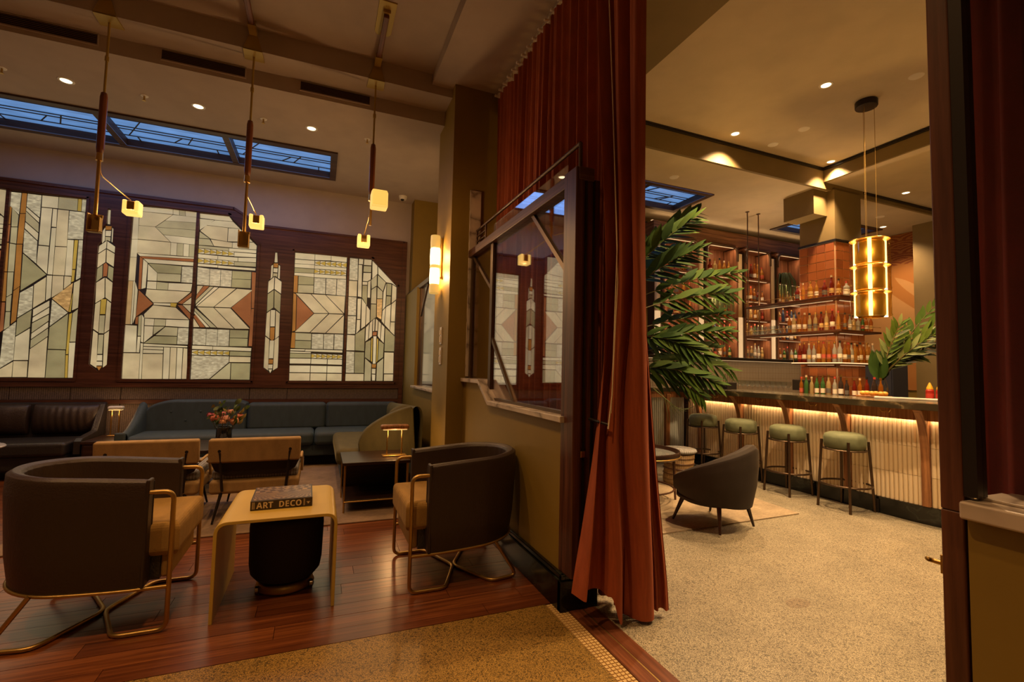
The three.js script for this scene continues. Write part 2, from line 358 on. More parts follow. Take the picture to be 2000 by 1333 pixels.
// ---- ceilings
{
  const hole = (n, x0, x1, z0, z1, y0, y1, hx0, hx1, hz0, hz1, m) => struct(n, [box(x0, x1, y0, y1, z0, hz0), box(x0, x1, y0, y1, hz1, z1), box(x0, hx0, y0, y1, hz0, hz1), box(hx1, x1, y0, y1, hz0, hz1)], m);
  hole('ceiling', -4.6, 1.62, -7.5, -4.87, 3.91, 4.5, -3.55, 0.06, -6.93, -6.07, M.plaster);
  struct('ceiling_step', box(-4.6, 1.62, 4.055, 4.5, -4.87, -4.56), M.plaster);
  struct('ceiling_coffer', box(-4.6, 0.92, 4.25, 4.5, -4.56, 4), M.plaster);
  struct('ceiling_edge', box(0.92, 1.75, 4.14, 4.5, -4.56, 4), M.plaster);
  struct('ceiling_soffit', box(1.75, 2.75, 4.14, 4.5, -4.33, 4), M.oliveSoft);
  struct('ceiling_bar', box(2.75, 6.38, 4.2, 4.5, -4.33, 4), M.barCeil);
  struct('ceiling_bar_side', box(6.38, 10, 4.0, 4.5, -4.33, 4), M.barCeil);
  // lower bar ceiling with two laylights: face painted olive towards the room
  struct('ceiling_bar_low', [box(1.62, 10, 3.91, 4.5, -7.5, -5.95), box(1.62, 10, 3.91, 4.5, -5.16, -4.37), box(1.62, 3.0, 3.91, 4.5, -5.95, -5.16), box(5.15, 7.35, 3.91, 4.5, -5.95, -5.16), box(9.0, 10, 3.91, 4.5, -5.95, -5.16)], M.barCeil);
  struct('beam_face', box(1.62, 10, 3.905, 4.2, -4.37, -4.331), M.oliveSoft);
  struct('beam_face', box(6.345, 6.379, 3.995, 4.2, -4.329, 4), M.oliveSoft);
  // dark slot diffusers along the top of both beams
  struct('trim_2', [box(2.0, 6.34, 4.155, 4.172, -4.331, -4.318), box(2.0, 6.34, 4.178, 4.196, -4.331, -4.318)], M.blackMetal);
  struct('trim_3', [box(6.33, 6.345, 4.155, 4.172, -4.316, 3.9), box(6.33, 6.345, 4.178, 4.196, -4.316, 3.9)], M.blackMetal);
  struct('trim_4', [box(7.2, 10, 3.962, 3.977, -4.331, -4.318), box(7.2, 10, 3.982, 3.997, -4.331, -4.318)], M.blackMetal);
}
// ---- column between lounge and bar
struct('column', box(1.13, 1.66, 0, 4.14, -5.07, -4.45), M.olive);
struct('column_facing', rbox(1.31, 1.425, 1.235, 3.085, -4.45, -4.43, 0.004), M.whiteMarble);
// ---- tiled bar column and its soffit box are built with the bar
// ---- supply air grilles on the step
{
  for (const [x0, x1, w] of [[-2.52, -1.85, 'leftmost of the three'], [-1.40, -0.76, 'middle of the three'], [-0.29, 0.35, 'rightmost of the three, nearest the column']]) {
    const t = thing('air_vent', 'dark slotted grille in the ceiling step, ' + w, 'vent', [0, 0, 0], 0, 'air grilles in the ceiling step');
    mesh('backing', box(x0, x1, 3.955, 4.045, -4.875, -4.866), M.blackMetal, t);
    mesh('frame', [box(x0, x1, 3.948, 3.957, -4.87, -4.858), box(x0, x1, 4.043, 4.052, -4.87, -4.858), box(x0 - 0.008, x0, 3.948, 4.052, -4.87, -4.858), box(x1, x1 + 0.008, 3.948, 4.052, -4.87, -4.858)], M.plaster, t);
    for (let k = 0; k < 6; k++) { const y = 3.963 + k * 0.0145; const s = mesh('slat', turned(new THREE.BoxGeometry(x1 - x0, 0.006, 0.016), 0.5, 0, 0), M.vent, t); s.position.set((x0 + x1) / 2, y, -4.862); }
  }
}
// ---- laylights: leaded blue glass in the ceiling
const layM = new THREE.MeshStandardMaterial({ color: lin([0.1, 0.15, 0.2]), emissive: lin([0.13, 0.31, 0.68]), roughness: 0.25, emissiveMap: tex(128, 128, (u, v) => { const k = 0.72 + 0.28 * fbm(u, v, 4, 20, 131, 3); return [k, k, k]; }, true, 1) });
function laylight(n, x0, x1, z0, z1, mulls, motifs) {
  const g = structGroup(n), y = 3.91, F = woodMat([0.10, 0.055, 0.035], 0.5);
  mesh('frame', [box(x0 - 0.03, x1 + 0.03, y - 0.02, y + 0.1, z0 - 0.03, z0 + 0.05), box(x0 - 0.03, x1 + 0.03, y - 0.02, y + 0.1, z1 - 0.05, z1 + 0.03), box(x0 - 0.03, x0 + 0.05, y - 0.02, y + 0.1, z0 + 0.05, z1 - 0.05), box(x1 - 0.05, x1 + 0.03, y - 0.02, y + 0.1, z0 + 0.05, z1 - 0.05)], F, g);
  const xs = [x0, ...mulls, x1];
  for (const m of mulls) mesh('mullion', box(m - 0.035, m + 0.035, y - 0.015, y + 0.1, z0 + 0.05, z1 - 0.05), F, g);
  for (let i = 0; i + 1 < xs.length; i++) {
    mesh('pane', box(xs[i] + 0.04, xs[i + 1] - 0.04, y + 0.07, y + 0.078, z0 + 0.05, z1 - 0.05), layM, g);
    const L = [], w = z1 - z0, a = xs[i] + 0.04, b = xs[i + 1] - 0.04, yy = y + 0.064;
    for (const t of [0.17, 0.30, 0.52, 0.60, 0.80]) { const z = z1 - w * t; L.push(box(a, b, yy - 0.004, yy + 0.004, z - 0.006, z + 0.006)); }
    const rodL = (p, q) => L.push(bar([p[0], yy, p[1]], [q[0], yy, q[1]], 0.012, 0.008));
    if (motifs) { const c = a + 0.4 * (b - a); rodL([a + 0.05, z1 - 0.8 * w], [a + 0.28, z1 - 0.30 * w]); rodL([a + 0.5, z1 - 0.8 * w], [a + 0.62, z1 - 0.6 * w]); rodL([c + 0.2, z1 - 0.8 * w], [c + 0.3, z1 - 0.52 * w]); rodL([b - 0.12, z1 - 0.05 * w - 0.05], [b - 0.02, z1 - 0.17 * w]); }
    for (const t of [0.12, 0.86]) { const x = a + (b - a) * t; L.push(box(x - 0.006, x + 0.006, yy - 0.004, yy + 0.004, z1 - w * 0.28, z1 - 0.05)); L.push(box(x - 0.006, x + 0.006, yy - 0.004, yy + 0.004, z0 + 0.05, z0 + w * 0.2)); }
    mesh('lead_came', L, M.lead, g);
  }
  mesh('light_well', [box(x0, x1, y + 0.09, y + 0.12, z0, z1)], M.lead, g);
  return g;
}
laylight('window_6', -3.55, 0.06, -6.93, -6.07, [-2.30, -1.12], true);
laylight('window_7', 3.0, 5.15, -5.95, -5.16, [4.1], true);
laylight('window_8', 7.35, 9.0, -5.95, -5.16, [8.2], false);

// ---- stained glass wall
const GLASS = {
P1R: [
['o',-3569,2923,-3539,2927,-3538,3131,-3571,3159],['r',-3577,2706,-3540,2710,-3536,2917,-3569,2913],['o',-3566,2345,-3531,2349,-3536,2695,-3574,2696],
['o',-3560,1987,-3523,1990,-3531,2337,-3565,2334],['r',-3548,1616,-3520,1645,-3525,1974,-3559,1972],['t',-3563,3162,-3467,3055,-3461,3320,-3566,3318],
['g',-3523,2898,-3472,2904,-3470,3044,-3530,3124],['g',-3522,2700,-3470,2696,-3471,2894,-3524,2887],['g',-3520,2348,-3470,2353,-3471,2682,-3524,2689],
['g',-3513,2048,-3471,2086,-3472,2343,-3521,2338],['g',-3508,1871,-3472,1873,-3473,2070,-3514,2035],['g',-3512,1650,-3468,1692,-3471,1862,-3509,1859],
['o',-3454,3074,-3407,3081,-3410,3323,-3451,3321],['o',-3461,2696,-3411,2702,-3408,3070,-3455,3063],['o',-3455,2131,-3404,2183,-3414,2690,-3462,2684],
['o',-3454,1722,-3413,1767,-3406,2170,-3455,2117],['t',-3400,3163,-3273,3048,-3273,3321,-3399,3322],['w',-3401,3111,-3276,2983,-3276,3034,-3400,3150],
['g',-3398,2980,-3274,2862,-3277,2969,-3402,3100],['w',-3400,2892,-3276,2762,-3275,2849,-3399,2966],['t',-3397,2595,-3271,2475,-3278,2749,-3403,2877],
['d',-3392,2132,-3168,2346,-3397,2578],['w',-3259,3181,-3108,3186,-3111,3326,-3262,3322],['g',-3101,3184,-2919,3182,-2922,3332,-3102,3327],
['y',-2912,3182,-2879,3181,-2882,3332,-2913,3333],['t',-2872,3181,-2832,3178,-2834,3334,-2873,3333],['w',-3259,2708,-3164,2707,-3161,3172,-3259,3169],
['w',-3150,2948,-3109,2948,-3114,3171,-3150,3171],['w',-3153,2352,-3110,2351,-3109,2935,-3149,2930],['c',-3101,2711,-2992,2717,-3000,3170,-3103,3170],
['t',-2988,2815,-2840,2827,-2840,3169,-2989,3168],['w',-3263,2467,-3163,2358,-3165,2694,-3260,2694],['c',-3102,2349,-2995,2352,-2992,2707,-3101,2699],
['y',-2919,2440,-2892,2443,-2888,2809,-2919,2805],['y',-2919,2276,-2897,2291,-2894,2430,-2919,2428],['y',-2922,1901,-2905,1903,-2898,2134,-2908,2033],
['y',-2917,1374,-2898,1375,-2891,1888,-2915,1873],['y',-2911,1085,-2889,1085,-2898,1363,-2917,1362],['w',-2986,2352,-2923,2354,-2930,2804,-2987,2803],
['t',-2876,2305,-2835,2341,-2840,2815,-2877,2810],['w',-3150,2029,-3108,2067,-3111,2338,-3157,2334],['c',-3097,2069,-2996,2164,-3001,2341,-3102,2337],
['c',-2986,2186,-2927,2255,-2926,2340,-2990,2342],['A',-2929,1903,-2915,2029,-2905,2263,-3091,2055],['c',-2891,1923,-2832,1963,-2836,2313,-2892,2267],
['c',-3264,1928,-3161,2021,-3167,2312,-3270,2210],['t',-3400,1803,-3275,1916,-3280,2196,-3394,2101],['d',-3399,1584,-3279,1693,-3277,1897,-3399,1786],
['w',-3258,1824,-3115,1955,-3118,2025,-3260,1907],['w',-3259,1753,-3112,1868,-3114,1940,-3258,1808],['g',-3258,1628,-3111,1779,-3113,1851,-3260,1738],
['w',-3258,1550,-3111,1698,-3112,1761,-3258,1613],['g',-3258,1440,-3107,1591,-3110,1682,-3259,1534],['t',-3093,1717,-2934,1890,-3091,2039],
['d',-3093,1435,-2925,1434,-2928,1873,-3093,1698],['d',-3095,1082,-2918,1085,-2928,1422,-3094,1422],['w',-3401,1289,-3273,1293,-3280,1673,-3401,1567],
['c',-3401,1086,-3272,1088,-3276,1279,-3402,1276],['c',-3259,1084,-3105,1084,-3109,1574,-3260,1425],['t',-3525,1186,-3407,1290,-3411,1746,-3516,1627],
['c',-3523,1084,-3410,1086,-3410,1266,-3525,1171],['g',-2889,1531,-2827,1535,-2832,1944,-2881,1888],['w',-2881,1085,-2817,1086,-2828,1523,-2893,1517],
],
P2L: [
['w',-2268,1796,-2245,1886,-2243,2232,-2270,2330],['w',-2339,2894,-2277,2902,-2286,3327,-2337,3326],['w',-2341,2658,-2277,2661,-2277,2896,-2339,2888],
['c',-2342,2348,-2277,2351,-2277,2655,-2341,2652],['a',-2343,1781,-2297,1783,-2298,2343,-2342,2342],['w',-2291,1784,-2277,1784,-2277,2345,-2292,2343],
['w',-2343,1419,-2215,1423,-2224,1766,-2342,1769],['c',-2339,1080,-2168,1080,-2173,1409,-2343,1407],['w',-2276,3274,-1916,3284,-1919,3347,-2268,3333],
['w',-1910,3284,-1845,3281,-1849,3348,-1913,3347],['g',-1839,3281,-1774,3279,-1782,3348,-1843,3348],['w',-1768,3279,-1645,3283,-1648,3347,-1776,3348],
['c',-2275,3085,-2100,3090,-1918,3275,-2276,3268],['c',-2274,2904,-1926,2907,-2100,3084,-2275,3079],['w',-1994,3186,-1641,3209,-1645,3277,-1911,3274],
['g',-2093,3086,-1641,3107,-1641,3203,-1998,3181],['g',-2004,2995,-1638,2996,-1641,3101,-2092,3081],['w',-1918,2905,-1638,2902,-1638,2990,-1999,2989],
['c',-2275,2719,-1918,2730,-1919,2898,-2274,2894],['w',-1912,2731,-1847,2733,-1849,2896,-1913,2898],['g',-1841,2733,-1774,2733,-1777,2897,-1843,2896],
['w',-1768,2733,-1708,2732,-1710,2897,-1771,2897],['g',-1702,2732,-1641,2732,-1640,2896,-1704,2897],['w',-2243,2682,-1645,2709,-1645,2725,-2271,2713],
['r',-2208,2653,-1650,2669,-1649,2703,-2239,2677],['r',-2234,2244,-2209,2246,-2212,2649,-2241,2673],['w',-2150,2601,-1650,2611,-1649,2659,-2199,2648],
['w',-2200,2251,-2160,2268,-2157,2597,-2203,2640],['d',-2043,2481,-1784,2488,-1780,2592,-2144,2592],['g',-2039,2372,-1783,2380,-1784,2479,-2041,2473],
['w',-2143,2367,-2046,2370,-2047,2478,-2148,2581],['t',-1772,2377,-1648,2377,-1651,2595,-1771,2588],['w',-2144,2260,-2045,2260,-2046,2356,-2142,2353],
['g',-2039,2260,-1918,2261,-1917,2352,-2040,2356],['w',-1912,2261,-1658,2263,-1648,2363,-1911,2352],['c',-2152,2172,-2066,2082,-1801,2100,-1661,2253,-2144,2249],
['r',-2240,1884,-2070,2066,-2228,2231],['w',-2059,2052,-1877,2052,-1878,2082,-2060,2075],['y',-1873,2044,-1818,2040,-1807,2088,-1873,2088],
['c',-2154,1921,-2147,1875,-1661,1882,-1817,2030,-2063,2044],['r',-1751,2084,-1634,2209,-1636,2255,-1793,2093],['r',-1652,1887,-1624,1936,-1746,2067,-1795,2065],
['c',-1631,2091,-1633,2192,-1739,2084],['c',-1623,1952,-1630,2077,-1738,2071],['w',-2141,1778,-2045,1778,-2045,1864,-2142,1866],['g',-2039,1778,-1918,1781,-1918,1864,-2039,1864],
['w',-1912,1781,-1657,1776,-1658,1872,-1912,1865],['w',-2137,1553,-2051,1650,-2049,1766,-2141,1767],['g',-2039,1661,-1927,1770,-2042,1767],
['g',-2016,1653,-1782,1655,-1780,1764,-1916,1766],['d',-2130,1546,-1781,1544,-1782,1645,-2029,1639],['t',-1773,1544,-1655,1545,-1657,1764,-1773,1764],
['r',-2242,1790,-2217,1788,-2216,1889,-2240,1873],['g',-2206,1637,-2178,1638,-2184,1910,-2209,1888],['w',-2208,1423,-2181,1421,-2178,1626,-2206,1625],
['w',-2168,1561,-2147,1552,-2152,1871,-2178,1912],['w',-2161,1080,-2141,1080,-2146,1539,-2170,1543],['w',-2137,1507,-1659,1506,-1658,1524,-2136,1537],
['w',-2138,1469,-1926,1465,-1925,1496,-2137,1497],['w',-2138,1416,-1925,1419,-1926,1456,-2137,1459],['c',-2133,1080,-1917,1083,-1925,1409,-2139,1404],
['w',-1907,1083,-1845,1084,-1851,1497,-1916,1498],['c',-1836,1084,-1771,1085,-1777,1496,-1842,1497],['w',-1762,1085,-1706,1086,-1709,1494,-1768,1496],
['c',-1697,1086,-1642,1087,-1657,1491,-1699,1494],
],
P2R: [
['c',-1586,2232,-1523,2346,-1587,2344],['c',-1601,1783,-1535,1787,-1611,1909],['w',-1602,3279,-1428,3277,-1216,3283,-1259,3343,-1605,3337],
['w',-1521,3191,-1267,3191,-1128,3197,-1209,3275,-1427,3269],['c',-1591,3100,-1469,3009,-1269,2994,-1270,3183,-1525,3184],['w',-1597,3115,-1439,3267,-1604,3266],
['g',-1597,3001,-1482,3007,-1597,3085],['w',-1261,2996,-958,3026,-1123,3190,-1262,3181],['g',-1597,2906,-1429,2913,-1478,2996,-1599,2991],
['c',-1422,2913,-1207,2913,-1207,2983,-1464,2997],['w',-1201,2911,-907,2921,-905,2976,-947,3017,-1201,2984],['g',-1598,2866,-1245,2862,-1247,2900,-1597,2896],
['w',-1239,2860,-907,2869,-907,2911,-1241,2900],['w',-1174,2795,-906,2809,-906,2857,-1173,2851],['w',-1597,2730,-1372,2729,-1372,2778,-1598,2780],
['w',-1366,2729,-1129,2729,-1130,2780,-1366,2778],['w',-1123,2729,-904,2738,-905,2798,-1124,2780],['g',-1167,2667,-903,2676,-904,2728,-1167,2718],
['w',-1595,2614,-1363,2618,-1365,2647,-1594,2648],['w',-1357,2614,-906,2621,-906,2651,-1125,2647,-1359,2647],['t',-1591,2361,-1453,2360,-1456,2589,-1595,2598],
['t',-1447,2360,-1324,2361,-1327,2590,-1450,2589],['t',-1318,2361,-1190,2363,-1191,2587,-1321,2590],['d',-1183,2479,-954,2490,-955,2594,-1185,2587],
['d',-1184,2361,-953,2366,-954,2482,-1183,2473],['r',-925,2086,-891,2089,-897,2593,-946,2594],['r',-938,1553,-890,1552,-894,2078,-928,2070],
['r',-1595,2156,-1452,2348,-1512,2348,-1587,2219],['g',-1593,2098,-1401,2345,-1441,2345,-1593,2145],['w',-1585,2069,-1343,2342,-1390,2343,-1589,2084],
['c',-1385,2072,-1134,2344,-1331,2340,-1577,2064],['c',-1181,2077,-928,2340,-1118,2342,-1374,2072],['r',-926,1812,-942,2319,-1172,2074],
['c',-1325,1790,-1129,1786,-1385,2060,-1576,2051],['c',-1115,1787,-938,1794,-1184,2064,-1374,2059],['r',-1523,1785,-1470,1788,-1588,1957,-1607,1921],
['w',-1602,1968,-1458,1789,-1420,1791,-1601,1995],['g',-1600,2006,-1407,1791,-1338,1791,-1597,2038],['t',-1598,1547,-1452,1544,-1456,1763,-1601,1763],
['t',-1446,1544,-1320,1541,-1323,1764,-1450,1763],['t',-1314,1541,-1179,1542,-1181,1766,-1317,1764],['d',-1170,1659,-955,1665,-952,1769,-1172,1766],
['d',-1169,1543,-955,1547,-955,1655,-1170,1651],['w',-1601,1488,-1369,1485,-1368,1531,-1601,1533],['w',-1363,1485,-905,1482,-904,1525,-1362,1531],
['d',-1159,1412,-905,1412,-905,1469,-1157,1471],['c',-1158,1324,-907,1327,-907,1398,-1157,1398],['t',-1598,1083,-1386,1092,-1166,1322,-1168,1402,-1599,1401],
['g',-1372,1089,-1142,1089,-1145,1309,-1158,1310],['d',-1131,1085,-904,1084,-906,1311,-1135,1309],['y',-1598,2794,-1539,2824,-1598,2854],['w',-1535,2829,-1535,2856,-1598,2858],
['w',-1535,2793,-1535,2820,-1598,2790],['y',-1529,2795,-1469,2825,-1529,2854],['w',-1465,2829,-1465,2855,-1529,2858],['w',-1465,2794,-1465,2820,-1529,2791],
['y',-1459,2796,-1399,2825,-1459,2853],['w',-1394,2829,-1394,2855,-1459,2857],['w',-1394,2795,-1394,2821,-1459,2792],['y',-1389,2797,-1328,2825,-1388,2853],
['w',-1323,2829,-1323,2854,-1388,2857],['w',-1323,2796,-1323,2821,-1389,2793],['y',-1318,2798,-1256,2826,-1317,2852],['w',-1251,2830,-1251,2854,-1317,2856],
['w',-1252,2797,-1251,2822,-1318,2794],['y',-1246,2799,-1183,2826,-1246,2852],['w',-1179,2830,-1179,2853,-1246,2856],['w',-1179,2799,-1179,2822,-1246,2795],
['y',-1595,2662,-1536,2691,-1596,2718],['w',-1531,2695,-1532,2720,-1596,2722],['w',-1531,2661,-1531,2687,-1594,2658],['y',-1525,2663,-1465,2691,-1526,2718],
['w',-1461,2695,-1461,2720,-1526,2722],['w',-1460,2662,-1461,2687,-1525,2659],['y',-1455,2665,-1394,2692,-1455,2718],['w',-1390,2696,-1390,2720,-1456,2722],
['w',-1389,2664,-1389,2688,-1455,2661],['y',-1384,2666,-1322,2693,-1384,2718],['w',-1318,2697,-1318,2720,-1384,2722],['w',-1318,2665,-1318,2689,-1384,2662],
['y',-1312,2667,-1250,2693,-1312,2719],['w',-1245,2697,-1245,2721,-1313,2722],['w',-1246,2667,-1246,2690,-1313,2663],['y',-1240,2669,-1177,2694,-1240,2719],
['w',-1173,2698,-1172,2721,-1240,2723],['w',-1173,2668,-1173,2691,-1241,2665],['y',-1535,1469,-1596,1442,-1534,1415],['w',-1535,1473,-1601,1471,-1600,1446],
['w',-1534,1411,-1600,1438,-1600,1412],['y',-1463,1469,-1525,1442,-1462,1416],['w',-1463,1473,-1529,1471,-1529,1446],['w',-1462,1412,-1529,1438,-1528,1413],
['y',-1390,1469,-1453,1443,-1390,1417],['w',-1390,1473,-1457,1471,-1457,1446],['w',-1390,1413,-1457,1439,-1457,1414],['y',-1316,1469,-1380,1443,-1317,1418],
['w',-1316,1473,-1384,1471,-1384,1447],['w',-1317,1414,-1384,1439,-1384,1415],['y',-1242,1469,-1307,1443,-1243,1419],['w',-1241,1473,-1310,1471,-1311,1447],
['w',-1243,1415,-1311,1440,-1311,1416],['y',-1167,1469,-1233,1444,-1169,1420],['w',-1166,1473,-1236,1471,-1237,1448],['w',-1169,1416,-1237,1440,-1238,1417],
],
P3L: [
['w',-405,2848,-144,2853,-145,2937,-405,2932],['w',-138,2855,80,2872,79,2940,-139,2937],['w',86,2868,303,2870,304,2939,85,2940],['w',-405,2778,-143,2785,-144,2842,-404,2836],
['w',-404,2720,-144,2727,-143,2778,-405,2770],['w',-138,2727,303,2740,303,2778,-137,2774],['d',-402,2648,-144,2659,-144,2717,-403,2710],
['w',-403,2605,-143,2599,-144,2650,-402,2640],['w',-137,2599,302,2611,301,2656,-138,2646],['o',-403,2352,-353,2353,-357,2598,-406,2597],
['o',-395,1784,-354,1802,-365,2325,-403,2341],['o',-404,1549,-352,1547,-353,1768,-398,1769],['d',-346,2475,-142,2486,-143,2593,-346,2595],
['g',-344,2353,-140,2363,-141,2475,-345,2466],['t',-130,2362,23,2362,18,2594,-134,2590],['t',33,2362,172,2359,172,2597,28,2594],['t',181,2359,307,2357,305,2602,181,2598],
['c',-116,2071,77,2080,-175,2343,-372,2341],['c',90,2081,287,2086,25,2347,-163,2344],['c',297,2094,303,2349,38,2346],['r',-344,1806,-124,2064,-355,2304],
['c',-360,1781,-164,1785,75,2069,-115,2058],['c',-151,1784,48,1785,290,2070,91,2068],['c',61,1784,299,1787,297,2058],['g',-348,1664,-139,1666,-140,1765,-350,1765],
['d',-348,1546,-139,1545,-139,1655,-348,1653],['t',-128,1545,28,1545,23,1765,-129,1761],['t',37,1545,168,1547,167,1769,32,1766],['t',179,1547,302,1548,299,1771,178,1769],
['w',-407,1510,-217,1513,-216,1532,-407,1530],['w',-211,1506,297,1502,297,1534,-210,1532],['w',-409,1478,-136,1480,-135,1496,-408,1497],
['d',-407,1406,-134,1411,-134,1471,-409,1469],['w',-405,1323,-134,1327,-134,1399,-407,1395],['w',-125,1325,89,1325,89,1397,-125,1399],['w',99,1323,299,1321,297,1397,99,1397],
['w',-403,1199,-135,1200,-136,1297,-405,1294],['w',-126,1200,91,1200,90,1297,-127,1297],['w',100,1199,300,1199,298,1297,99,1297],['c',-402,1078,-135,1081,-135,1187,-404,1186],
['c',-126,1081,89,1082,90,1185,-125,1187],['c',100,1082,302,1082,301,1185,99,1185],['y',-68,2843,-131,2813,-68,2786],['w',-68,2847,-135,2842,-135,2817],
['w',-69,2782,-135,2809,-135,2784],['y',5,2845,-58,2815,5,2787],['w',5,2850,-62,2845,-63,2819],['w',4,2783,-63,2811,-63,2785],['y',79,2848,15,2817,78,2788],
['w',79,2852,11,2848,11,2821],['w',78,2784,11,2812,10,2785],['y',153,2851,89,2818,153,2789],['w',153,2855,85,2850,84,2823],['w',152,2785,84,2814,84,2786],
['y',228,2853,163,2820,228,2790],['w',228,2857,159,2853,159,2825],['w',227,2786,159,2815,159,2787],['y',304,2856,238,2822,303,2791],['w',303,2860,234,2856,234,2827],
['w',302,2787,234,2817,234,2788],['y',-138,2659,-75,2688,-137,2714],['w',-71,2692,-70,2718,-137,2718],['w',-71,2659,-71,2684,-138,2655],['y',-65,2661,-2,2690,-65,2716],
['w',3,2694,3,2720,-64,2720],['w',2,2660,3,2686,-65,2657],['y',8,2663,72,2692,9,2718],['w',77,2696,77,2722,9,2722],['w',76,2662,76,2688,8,2659],['y',82,2664,147,2694,83,2721],
['w',151,2698,151,2724,83,2724],['w',151,2664,151,2690,82,2660],['y',156,2666,222,2696,157,2723],['w',226,2700,226,2727,157,2727],['w',226,2665,226,2692,157,2662],
['y',231,2667,298,2698,232,2725],['w',302,2702,302,2729,232,2729],['w',301,2667,302,2694,232,2663],['y',-125,1412,-65,1439,-125,1467],['w',-60,1443,-60,1469,-125,1471],
['w',-61,1410,-61,1435,-125,1408],['y',-55,1412,6,1439,-55,1467],['w',10,1443,10,1468,-55,1471],['w',10,1410,10,1435,-55,1408],['y',15,1412,77,1438,16,1466],
['w',81,1442,82,1467,16,1470],['w',81,1409,81,1434,15,1408],['y',87,1411,149,1438,87,1465],['w',153,1442,153,1467,87,1469],['w',153,1409,153,1434,86,1407],
['y',158,1411,221,1437,159,1465],['w',225,1441,225,1466,159,1469],['w',225,1409,225,1433,158,1407],['y',230,1410,294,1437,231,1464],['w',298,1441,298,1465,231,1468],
['w',297,1408,298,1433,230,1406],
],
P3R: [
['t',352,2604,469,2608,463,2937,345,2937],['c',353,2356,468,2360,466,2594,350,2591],['t',356,2070,467,2072,465,2346,351,2345],['t',357,1786,466,1791,468,2059,354,2055],
['w',355,1540,469,1541,464,1768,355,1772],['t',360,1203,472,1202,466,1520,355,1523],['w',478,2859,538,2862,540,2938,480,2939],['w',485,2364,536,2355,527,2846,476,2846],
['w',555,2854,661,2858,663,2940,555,2939],['g',552,2748,661,2753,661,2841,555,2837],['w',550,2606,615,2606,660,2639,662,2738,552,2730],['w',685,2653,757,2734,752,2856,678,2927],
['w',772,2731,898,2616,982,2608,1047,2568,765,2844],['w',547,2547,613,2551,613,2593,547,2592],['d',548,2349,620,2236,613,2536,547,2533],['w',626,2357,662,2356,660,2623,624,2596],
['g',682,2495,754,2553,749,2714,670,2630],['g',770,2549,849,2473,886,2614,767,2713],['g',680,2270,756,2271,750,2533,681,2480],['d',682,1993,760,2062,756,2257,681,2257],
['g',770,2355,845,2359,844,2464,767,2526],['A',773,2071,842,2030,845,2349,768,2343],['d',908,2417,972,2415,975,2591,908,2597],['d',905,2243,970,2287,973,2398,908,2398],
['w',856,2182,895,2238,897,2594,860,2458],['c',990,2300,1053,2360,1052,2550,990,2587],['c',989,2011,1047,2013,1050,2339,989,2281],['c',980,1863,1047,1801,1045,1999,986,1997],
['w',895,1954,974,1874,977,2274,907,2229],['w',849,2006,886,1962,897,2217,858,2167],['w',552,1875,607,1918,609,2243,545,2330],['w',617,1932,671,1987,667,2164,619,2229],
['w',488,2017,532,2020,533,2331,483,2327],['w',483,1798,532,1861,532,2006,485,2004],['w',620,1684,658,1718,664,1950,621,1897],['w',669,1727,712,1767,712,2009,674,1964],
['w',724,1844,745,1851,745,2039,721,2017],['w',760,1852,790,1854,793,2012,761,2039],['w',799,1776,833,1730,841,1966,804,2004],['w',843,1722,891,1672,894,1918,852,1957],
['d',479,1543,608,1537,604,1888,473,1781],['d',908,1547,1051,1546,1052,1779,908,1905],['r',723,1779,779,1781,783,1836,726,1833],['d',623,1444,699,1393,697,1709,626,1667],
['d',817,1396,888,1452,893,1655,820,1705],['y',711,1389,729,1375,723,1739,708,1727],['y',794,1371,808,1389,808,1718,790,1739],['w',743,1348,782,1349,779,1768,736,1766],
['d',482,1202,613,1204,608,1516,476,1515],['c',912,1202,1050,1204,1046,1525,909,1526],['g',628,1086,720,1087,719,1343,628,1425],['g',803,1088,898,1089,894,1435,806,1355],
['o',731,1288,785,1284,791,1338,729,1340],['w',734,1198,784,1196,785,1269,733,1271],['w',742,1091,783,1091,785,1182,735,1185],['c',356,1083,615,1086,614,1189,357,1188],
['c',916,1089,1049,1090,1050,1190,916,1188],
],
L1: [
['w',-2601,3056,-2570,3057,-2574,3239,-2608,3238],['o',-2618,2980,-2563,2986,-2559,3031,-2619,3026],['w',-2643,2802,-2620,2838,-2625,3004,-2644,2958],
['w',-2548,2831,-2530,2817,-2533,2994,-2552,3011],['w',-2614,2899,-2564,2902,-2562,2971,-2614,2965],['g',-2611,2832,-2595,2848,-2564,2833,-2564,2888,-2614,2885],
['w',-2673,2670,-2601,2741,-2600,2834,-2669,2761],['w',-2590,2738,-2504,2689,-2507,2770,-2591,2832],['c',-2672,2484,-2598,2562,-2601,2725,-2673,2655],
['c',-2585,2563,-2497,2503,-2503,2674,-2590,2725],['d',-2673,2304,-2619,2365,-2624,2519,-2671,2469],['d',-2561,2370,-2497,2311,-2496,2486,-2560,2518],
['r',-2608,2371,-2595,2382,-2574,2380,-2569,2522,-2590,2553,-2613,2529],['c',-2666,2033,-2581,2108,-2593,2360,-2672,2289],['c',-2569,2109,-2495,2046,-2498,2295,-2582,2361],
['c',-2668,1701,-2618,1664,-2619,2059,-2666,2017],['c',-2554,1659,-2499,1710,-2498,2029,-2550,2074],['y',-2611,1894,-2562,1897,-2560,2087,-2610,2083],
['g',-2610,1652,-2562,1651,-2563,1879,-2612,1876],['c',-2671,1259,-2610,1213,-2621,1644,-2667,1681],['c',-2543,1214,-2502,1263,-2499,1692,-2553,1643],
['g',-2608,1388,-2562,1390,-2563,1633,-2609,1630],['w',-2609,1303,-2558,1304,-2561,1376,-2609,1374],['w',-2609,1242,-2556,1244,-2558,1292,-2609,1291],
['o',-2582,1182,-2556,1231,-2608,1230],
],
L2: [
